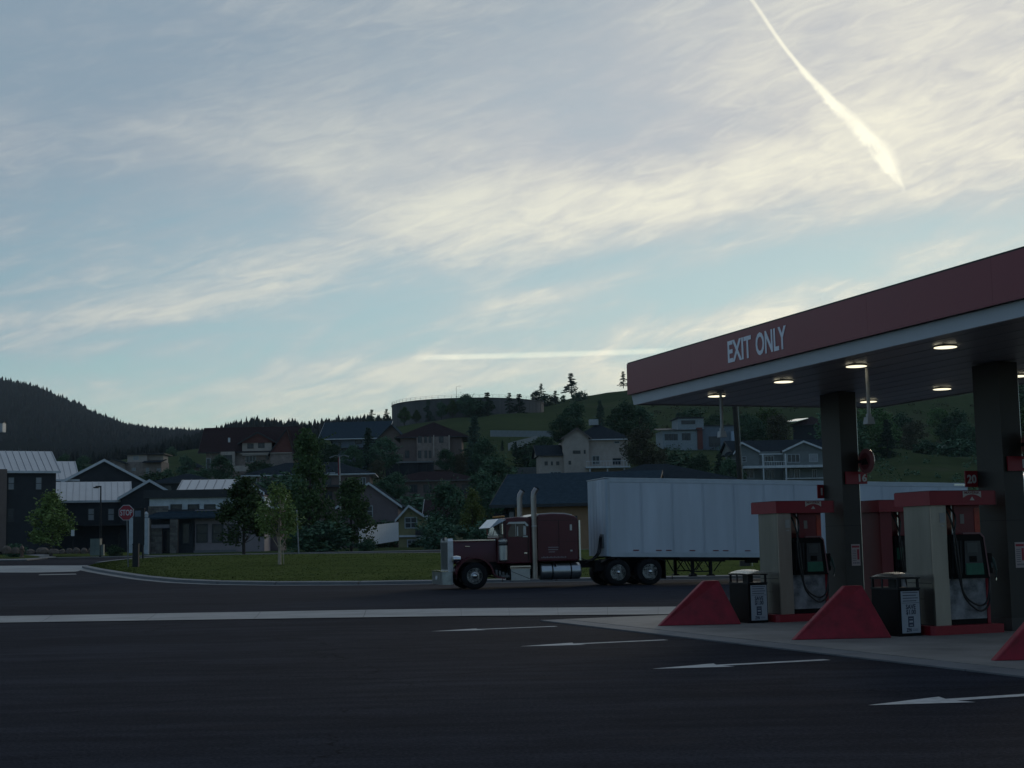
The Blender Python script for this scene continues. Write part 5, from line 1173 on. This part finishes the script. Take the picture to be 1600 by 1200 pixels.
# -- grey craftsman house with balcony
h = House('grey_balcony_house', 'grey two-gabled house with a white-railed balcony behind the number 16 column', 'house', 1225, 755, 240, 3)
h.wall(1152, 1292, 706, d=9, mat=grey_w); h.roof(1150, 1300, 706, 690, 11, 'gx', y=1, mat=shing, trim=trimd, wallm=grey_w, ov=.4)
h.roof(1149, 1183, 705, 692, 8, 'gy', y=-.8, mat=shing, trim=trimw, wallm=grey_w, ov=.4, apex=1159); h.wall(1150, 1186, 705, None, d=3, y=-.8, mat=grey_w)
h.roof(1225, 1288, 704, 690, 8, 'gy', y=-1.0, mat=shing, trim=trimw, wallm=grey_w, ov=.4, apex=1255); h.wall(1223, 1290, 704, None, d=3, y=-1.0, mat=grey_w)
h.win(1159, 1166, 713, 722, y=-.8, bars=0, hb=1); h.win(1196, 1211, 712, 722, bars=2); h.win(1229, 1249, 709.5, 723, y=-1, bars=2); h.win(1263, 1277, 709, 722, y=-1, bars=0, gl=glassl)
h.wall(1158, 1290, 728, 732, d=1.8, y=-2.8, mat=trimw, nm='balcony_edge'); h.wall(1187, 1223, 709, 710.5, d=.3, y=-.8, mat=trimw, nm='eave_beam')
for a in (1187, 1222): h.wall(a, a+2, 709, 750, d=.25, y=-2.75, mat=trimw, nm='balcony_post')
for i in range(9): h.wall(1190+i*3.7, 1190.5+i*3.7, 722, 728, d=.05, y=-2.7, mat=trimw, nm='baluster')
h.wall(1187, 1224, 721, 722, d=.08, y=-2.72, mat=trimw, nm='balcony_rail')
for a, b in ((1198, 1203), (1205, 1210), (1232, 1237), (1239, 1248), (1267, 1274), (1161, 1177)): h.win(a, b, 733, 748, y=-1.05 if a > 1225 or a < 1180 else 0, bars=1)
h.wall(1224, 1290, 747, 748.6, d=.1, y=-1.3, mat=trimw, nm='patio_rail')
# -- barn above it, shed, small hill houses
h = House('dark_barn', 'dark barn with an added sheet imitating a windscreen reflection, left of the number 16 column', 'barn', 1255, 695, 330, -20)
h.wall(1240, 1290, 664, d=9, mat=siding_dark); h.roof(1238, 1292, 664, 652, 10, 'hip', mat=shing_b, trim=trimd, ov=.4)
x0 = h.x(1229); x1 = h.x(1262); z0 = h.z(661, x0); z1 = h.z(653, x1)
MB().hexa([(x0, -2.2, z0), (x0+2.9, -2.2, z0+.1), (x1, 2.6, z1+.1), (x1-2.9, 2.6, z1), (x0, -2.2, z0+.1), (x0+2.9, -2.2, z0+.2), (x1, 2.6, z1+.2), (x1-2.9, 2.6, z1+.1)]).build('reflection_sheet', M('reflection_metal', (.9, .9, .88), .16, 1., var=.02), h.o)  # bright sheet added beside the barn to imitate a reflection in the windscreen
h = House('pale_roof_shed', 'small shed with a pale flat roof on the green hillside between the columns', 'shed', 1475, 712, 345, 0)
h.wall(1468, 1484, 701.5, d=4, mat=siding_dark); h.roof(1467, 1486, 701.5, 697, 6, 'gx', mat=M('pale_shed_roof', (.20, .22, .20), .6), trim=trimd, ov=.3)
h = House('small_tan_house', 'small tan two storey house below the forested hill at the left', 'house', 215, 748, 360, 0)
h.wall(196, 252, 722, d=8, mat=pink_w); h.wall(197, 228, 711, 722, d=6, y=1, mat=tan_w); h.wall(228, 252, 711, 722, d=5, y=2, mat=tan_w); h.roof(196, 252, 711, 709, 8, 'flat', y=1, mat=trimd, ov=.6)
h.roof(226, 253, 723, 718, 5, 'shed', y=-1.5, mat=shing, ov=.3); h.roof(168, 197, 724, 717, 7, 'gy', y=-1, mat=shing, trim=trimd, wallm=pink_w, ov=.5, apex=176); h.wall(170, 197, 724, None, d=5, y=-1, mat=pink_w)
h.win(206, 215, 712, 719, y=1, bars=0, gl=glassl); h.win(175, 183, 725, 731, y=-1, fr=dframe); h.win(206, 212, 731, 736, gl=glassl); h.win(228, 233, 731, 740, gl=glassl); h.win(245, 251, 732, 737, gl=glassl)
h = House('white_hill_cabin', 'tiny pale cabin on the forested hill at the left edge', 'cabin', 0, 667, 900, 0)
h.wall(-8, 4, 661, d=6, mat=M('cabin_white', (.35, .38, .40), .6)); h.roof(-8, 4, 661, 658.5, 7, 'gx', mat=shing, trim=trimd, ov=.3)
h = House('small_hill_house', 'small brown house among trees right of the small tan house', 'house', 300, 745, 370, 0)
h.wall(283, 312, 730, d=7, mat=brown_w); h.roof(281, 314, 730, 722, 8, 'hip', mat=shing, trim=trimd, ov=.4); h.win(289, 295, 733, 738, fr=dframe)
h = House('roof_right_edge', 'pale-edged low roof glimpsed right of the number 18 column', 'building', 1598, 800, 120, 0)
h.o.name = 'low_white_shed'; h.o['label'] = 'low white-roofed shed glimpsed right of the number 18 column'; h.o['category'] = 'shed'
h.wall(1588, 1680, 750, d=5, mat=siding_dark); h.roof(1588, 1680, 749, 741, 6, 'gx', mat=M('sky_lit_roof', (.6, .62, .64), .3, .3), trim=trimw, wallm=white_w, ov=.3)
# hillside white walls
palew = M('pale_retaining_wall', (.20, .225, .235), .7, var=.12, scale=1)
fence('long pale retaining fence across the green slope below the reservoir', [at(766, 681, 392), at(866, 682, 392)], 1.5, palew, 1.6)
fence('pale curved fence stepping down below the long retaining fence', [at(794, 703, 370), at(812, 698, 374), at(840, 691, 380)], 1.7, palew, 1.6)
fence('short pale yard wall left of the tan house wing', [at(806, 742, 285), at(838, 741, 285)], 1.4, M('yard_wall', (.10, .11, .11), .8), 1.6)

# ------------------------------------------------------------------ reservoir on the hill
TR = thing('water_reservoir', 'wide round concrete water reservoir with a thin rim railing on the hilltop', 'water tank', (0, 0, 0))
c = at(731, 633, 556); rr = 119/F*556; TR.location = (c.x, 556, c.z-9)
MB().lathe([(rr, 0), (rr, 8.6), (rr+.2, 8.65), (rr+.2, 9.0), (rr-.3, 9.05), (.1, 10.0)], 'z', (0, 0, 0), 72).build('tank_wall', M('tank_concrete', (0.085, 0.085, 0.084), .85, var=.25, scale=.25, streak=True), TR)
rl = MB()
for k in range(72):
    a = 2*math.pi*k/72; b = 2*math.pi*(k+1)/72
    for z in (9.55, 10.1): rl.tube([(rr*math.cos(a), rr*math.sin(a), z), (rr*math.cos(b), rr*math.sin(b), z)], .035, 3, cap=False)
rl.build('railing', M('railing_grey', (.12, .12, .12), .6), TR)
me = MB().tube([(0, 0, 9), (0, 0, 10.15)], .045, 4).mesh('railing_post', MATS['railing_grey'])
for k in range(72): a = 2*math.pi*k/72; link('railing_post', me, TR, loc=(rr*math.cos(a), rr*math.sin(a), 0))
MB().tube([(-3.2, -rr+.5, 9), (-3.2, -rr+.5, 13.2), (-1.6, -rr+.5, 13.3)], .06, 4).build('mast', MATS['railing_grey'], TR)
for k in range(40):
    a = 2*math.pi*k/40; MB().box(-.06, .06, -.02, .1, .0, 8.6).build('wall_joint', M('joint_dark', (0.072, 0.072, 0.071), .9), TR, loc=((rr+.01)*math.cos(a), (rr+.01)*math.sin(a), 0), rot=(0, 0, a+math.pi/2))

# ------------------------------------------------------------------ trees of the hillside
sky_pines = [(604, 641, 662, 470, 'pine', 1.0), (581, 642, 665, 460, 'pine', 1.1), (483, 660, 671, 430, 'pine', 1.), (632, 630, 655, 520, 'egg', .9), (651, 634, 652, 522, 'egg', .8), (669, 618, 650, 520, 'pine', 1.), (707, 622, 648, 518, 'egg', .8), (728, 615, 647, 518, 'round', .9),
             (762, 610, 645, 515, 'pine', 1.1), (796, 608, 640, 518, 'pine_thin', 1.1), (812, 611, 641, 517, 'pine', 1.2), (846, 601, 624, 640, 'pine_thin', 1.1), (868, 604, 624, 645, 'pine', 1.2), (893, 585, 617, 600, 'pine', 1.15), (974, 582, 606, 640, 'pine_thin', 1.)]
for k, (px, t_, b_, Z, kd, w) in enumerate(sky_pines):
    n = ['first', 'second', 'third', 'fourth', 'fifth', 'sixth', 'seventh', 'eighth', 'ninth', 'tenth', 'eleventh', 'twelfth', 'thirteenth', 'fourteenth', 'fifteenth'][k]
    lab = {893: 'tallest open pine standing on the grassy skyline right of the reservoir', 974: 'thin pine just showing at the canopy corner on the skyline', 604: 'pine at the left end of the reservoir against the sky', 581: 'pine above the blue-grey house roof against the sky', 483: 'small pine on the skyline above the red gabled house right end',
           846: 'thin pine at the right end of the reservoir', 868: 'dark low pine between the reservoir end and the tallest pine'}.get(px, f'small tree in front of the reservoir wall, {n} skyline tree from the left' )
    tree(kd, 'hilltop_tree', lab, px, t_-2, b_, Z, wid=w*1.35, group='trees along the reservoir and hill skyline')
hill = [(856, 610, 626, 648, 'bush', 'low shrub on the skyline just right of the reservoir'), (880, 608, 620, 640, 'round', 'small round tree on the skyline beside the tallest pine'), (905, 604, 617, 640, 'bush', 'low shrub on the skyline right of the tallest pine'), (838, 612, 632, 560, 'round', 'small round tree at the right end of the reservoir wall'), (690, 624, 650, 520, 'round', 'round tree in front of the left half of the reservoir wall'), (745, 622, 648, 518, 'bush', 'shrub at the middle of the reservoir wall'), (345, 700, 745, 300, 'round', 'round dark tree left of the red gabled house'), (318, 715, 752, 290, 'round', 'dark tree at the left foot of the red gabled house'), (370, 728, 752, 285, 'bush', 'shrub on the bank below the red gabled house'), (408, 722, 745, 285, 'bush', 'reddish-dark shrub on the bank below the dormer'),
        (500, 690, 750, 270, 'round', 'dark tree behind the tall narrow tree, left of the blue-grey house'), (520, 698, 740, 265, 'round', 'dark tree below the left end of the blue-grey house'), (576, 668, 740, 270, 'spruce', 'dark conifer in front of the blue-grey house gable'), (600, 688, 745, 265, 'round', 'dark tree between the blue-grey and brown houses'),
        (552, 700, 748, 262, 'round', 'dark tree below the blue-grey house deck'), (590, 720, 752, 255, 'loose', 'lighter shrubby tree right of the long low house'), (618, 742, 790, 215, 'round', 'round dark tree in front of the low ranch house left end'), (650, 748, 800, 212, 'bush', 'wide dark shrub in front of the low ranch house'),
        (600, 752, 792, 215, 'round', 'dark tree behind the brown gable roof'), (697, 705, 742, 262, 'round', 'bushy tree covering the right end of the carport'), (720, 710, 742, 262, 'loose', 'thin pale-stemmed tree right of the carport'), (742, 650, 735, 280, 'spruce', 'tall dark spruce right of the brown two storey house'),
        (757, 690, 742, 275, 'round', 'dark tree right of the tall dark spruce'), (728, 690, 740, 284, 'round', 'dark tree between the brown two storey house and the tall spruce'), (775, 700, 790, 225, 'round', 'large dark tree above the right end of the ranch house'), (795, 712, 790, 230, 'spruce', 'dark spruce above the truck exhaust stacks'),
        (760, 720, 800, 215, 'round', 'broad dark tree left of the far exhaust stack'), (818, 735, 785, 232, 'bush', 'dark shrub above the near exhaust stack'), (785, 688, 704, 340, 'spruce', 'small conifer below the long retaining fence'), (806, 690, 712, 320, 'spruce', 'small conifer between the two pale hillside fences'),
        (815, 678, 690, 385, 'bush', 'shrub in front of the long retaining fence'), (850, 684, 700, 350, 'bush', 'shrub at the right end of the long retaining fence'), (898, 634, 690, 330, 'round', 'round dark tree behind the left part of the tan house'), (876, 655, 700, 330, 'round', 'dark tree behind the garage wing of the tan house'),
        (938, 625, 665, 380, 'spruce', 'small conifer above the tan house chimney'), (976, 634, 700, 310, 'round', 'large dark round tree right of the tan house roof'), (1000, 640, 700, 318, 'round', 'dark tree between the tan house and the modern house'), (1000, 672, 735, 250, 'loose', 'tall brownish bare-looking tree right of the tan house'),
        (1022, 680, 748, 252, 'loose', 'brownish tree below the modern house'), (1000, 705, 750, 245, 'loose', 'brownish tree behind the trailer front'), (1060, 700, 745, 280, 'bush', 'wide green shrub below the modern house windows'), (1095, 700, 745, 275, 'round', 'dark tree below the modern house garage'),
        (1125, 690, 755, 240, 'spruce', 'dark spruce left of the utility pole'), (1142, 700, 756, 235, 'round', 'dark rounded tree against the utility pole'), (1100, 715, 752, 235, 'round', 'dark tree behind the hip roof peak'), (1117, 640, 680, 420, 'round', 'dark tree above the modern house behind the hanging rod'),
        (1080, 640, 662, 440, 'bush', 'dark shrub on the slope above the modern house'), (1180, 655, 700, 330, 'round', 'dark round tree behind the grey house'), (1205, 640, 700, 335, 'loose', 'green tree left of the dark barn'), (1168, 650, 700, 345, 'round', 'tree right of the utility pole'), (1218, 650, 705, 320, 'loose', 'lighter tree beside the dark barn'),
        (1345, 650, 725, 330, 'loose', 'green tree right of the number 16 column'), (1388, 655, 722, 325, 'spruce', 'dark conifer between the columns'), (1370, 640, 722, 345, 'loose', 'pale green tree behind the dark conifer between the columns'), (1335, 660, 725, 320, 'round', 'dark tree beside the round logo of the number 16 column'),
        (1410, 650, 705, 400, 'round', 'dark tree on the slope between the columns'), (1430, 660, 712, 380, 'loose', 'dull green tree above the bright mound'), (1450, 690, 712, 345, 'bush', 'dark shrub left of the pale roof shed'), (1495, 648, 715, 350, 'round', 'purplish dark tree left of the number 18 column'), (1512, 665, 722, 340, 'round', 'dark tree hidden partly by the number 18 column'),
        (1500, 690, 722, 335, 'bush', 'dark shrub below the purplish tree'), (1470, 640, 690, 420, 'loose', 'distant tree above the pale roof shed'), (1592, 612, 740, 300, 'round', 'dark tree in the gap right of the number 18 column'), (1610, 640, 750, 200, 'loose', 'tree at the right picture edge behind the number 18 sign'), (1583, 660, 745, 320, 'spruce', 'dark conifer right of the number 18 column'),
        (260, 722, 755, 300, 'round', 'dark round tree right of the small tan house'), (235, 740, 768, 260, 'bush', 'shrub above the lower metal roof'), (290, 715, 750, 340, 'round', 'dark tree above the low dark-roofed house'), (160, 726, 752, 320, 'round', 'dark tree left of the small tan house'), (130, 715, 745, 330, 'round', 'dark tree above the upper metal roof gable'),
        (100, 712, 740, 340, 'round', 'dark tree above the left metal roofs'), (268, 700, 722, 520, 'round', 'dark tree on the lower forest edge'), (440, 745, 800, 200, 'bush', 'dark shrub under the long low house'), (600, 800, 836, 185, 'bush', 'small shrub at the brown gable'), (300, 738, 775, 245, 'round', 'tree between the low dark roof and the clinic'),
        (480, 650+30, 740, 300, 'loose', 'tree behind the top of the tall narrow tree'), (1310, 640, 750, 250, 'round', 'tree behind the number 16 column'), (835, 660+25, 720, 330, 'bush', 'shrub at the lower curved fence'), (845, 700, 745, 300, 'round', 'dark tree left of the garage wing of the tan house')]
mats_alt = {'lighter': lm_brown, 'brownish': lm_brown, 'dull': lm_brown, 'thin pale': lm_brown, 'pale green': lm_green}
for px, t_, b_, Z, kd, lab in hill:
    cm = next((v for k, v in mats_alt.items() if lab.startswith(k) or (' '+k) in lab), None)
    tree(kd, 'hillside_shrub' if kd == 'bush' else 'hillside_tree', lab, px, t_, b_, Z, 'shrub' if kd == 'bush' else 'tree', {'bush': 1.5, 'spruce': 1.1}.get(kd, 1.15), crown_mat=cm)

# ------------------------------------------------------------------ far wood on the hills (one mass)
def wood(name, n, pick, hh, mat, seed):
    r = random.Random(seed); mb = MB()
    for _ in range(n):
        px, Z = pick(r); X = (px-800)/F*Z; z = ter(X, Z)-1.0; H = r.uniform(*hh)*r.choice((.6, .8, 1, 1, 1.15, 1.5)); w = H*r.uniform(.2, .36); a0 = r.uniform(0, 6)
        for t0, t1, k in ((.08, .55, 1.), (.35, .8, .72), (.62, 1.0, .45)):
            b = len(mb.v); m5 = 5
            for i in range(m5): a = a0+6.283*i/m5; q = w*k*r.uniform(.75, 1.2); mb.v.append((X+q*math.cos(a), Z+q*math.sin(a), z+H*t0+r.uniform(-.03, .03)*H))
            mb.v.append((X, Z, z+H*t1))
            for i in range(m5): mb.face((b+i, b+(i+1) % m5, b+m5))
    o = mb.build(name, mat, kind='stuff'); return o
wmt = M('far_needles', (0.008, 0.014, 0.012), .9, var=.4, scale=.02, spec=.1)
def pk1(r):
    px = r.uniform(-260, 460); Z = 2300 - abs(r.gauss(0, 1))*260 if r.random() < .6 else r.uniform(1500, 2320); return px, min(2330, Z)
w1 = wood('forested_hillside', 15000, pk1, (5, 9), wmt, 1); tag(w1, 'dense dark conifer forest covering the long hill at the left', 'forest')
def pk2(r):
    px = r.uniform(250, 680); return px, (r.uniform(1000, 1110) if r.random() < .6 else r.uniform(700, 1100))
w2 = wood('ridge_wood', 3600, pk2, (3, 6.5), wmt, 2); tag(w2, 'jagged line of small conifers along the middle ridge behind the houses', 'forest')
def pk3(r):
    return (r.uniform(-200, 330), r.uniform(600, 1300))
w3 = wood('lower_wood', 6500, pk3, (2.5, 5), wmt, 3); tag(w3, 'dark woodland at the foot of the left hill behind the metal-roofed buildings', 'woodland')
def scrub(name, n, pick, s0, mat, seed, label):
    r = random.Random(seed); mb = MB()
    for _ in range(n):
        px, Z = pick(r); X = (px-800)/F*Z; z = ter(X, Z); R_ = r.uniform(.5, 1.6)*s0
        for _ in range(34):
            d = Vector((r.gauss(0, 1), r.gauss(0, 1), r.gauss(0, .7))).normalized()*R_*r.random()**.4
            leaf(mb, Vector((X, Z, z+R_*.5))+d, .22*s0*r.uniform(.6, 1.3), r)
    o = mb.build(name, mat, kind='stuff'); tag(o, label, 'scrub')
scrub('hillside_scrub', 420, lambda r: (lambda Z: (r.uniform(250, 1560), Z))(r.uniform(215, 400)), 1.1, lm_dark, 4, 'low dark scrub filling the gaps between the hillside houses')
scrub('slope_scrub', 160, lambda r: (r.uniform(940, 1620), r.uniform(380, 560)), 1.2, lm_brown, 6, 'thin dull scrub scattered over the grassy slope under the canopy')

# ------------------------------------------------------------------ thin air
hm_ = bpy.data.materials.new('air'); hm_.use_nodes = True; t = hm_.node_tree; t.nodes.clear()
pv = t.nodes.new('ShaderNodeVolumePrincipled'); pv.inputs['Color'].default_value = (.72, .86, 1, 1); pv.inputs['Density'].default_value = 0.00006; pv.inputs['Anisotropy'].default_value = 0.
ou = t.nodes.new('ShaderNodeOutputMaterial'); t.links.new(pv.outputs[0], ou.inputs['Volume'])
hz = MB().box(-5200, 5200, -260, 5300, -150, 420).build('haze', hm_, None, kind='stuff'); tag(hz, 'thin blue air between the viewer and the hills', 'haze')
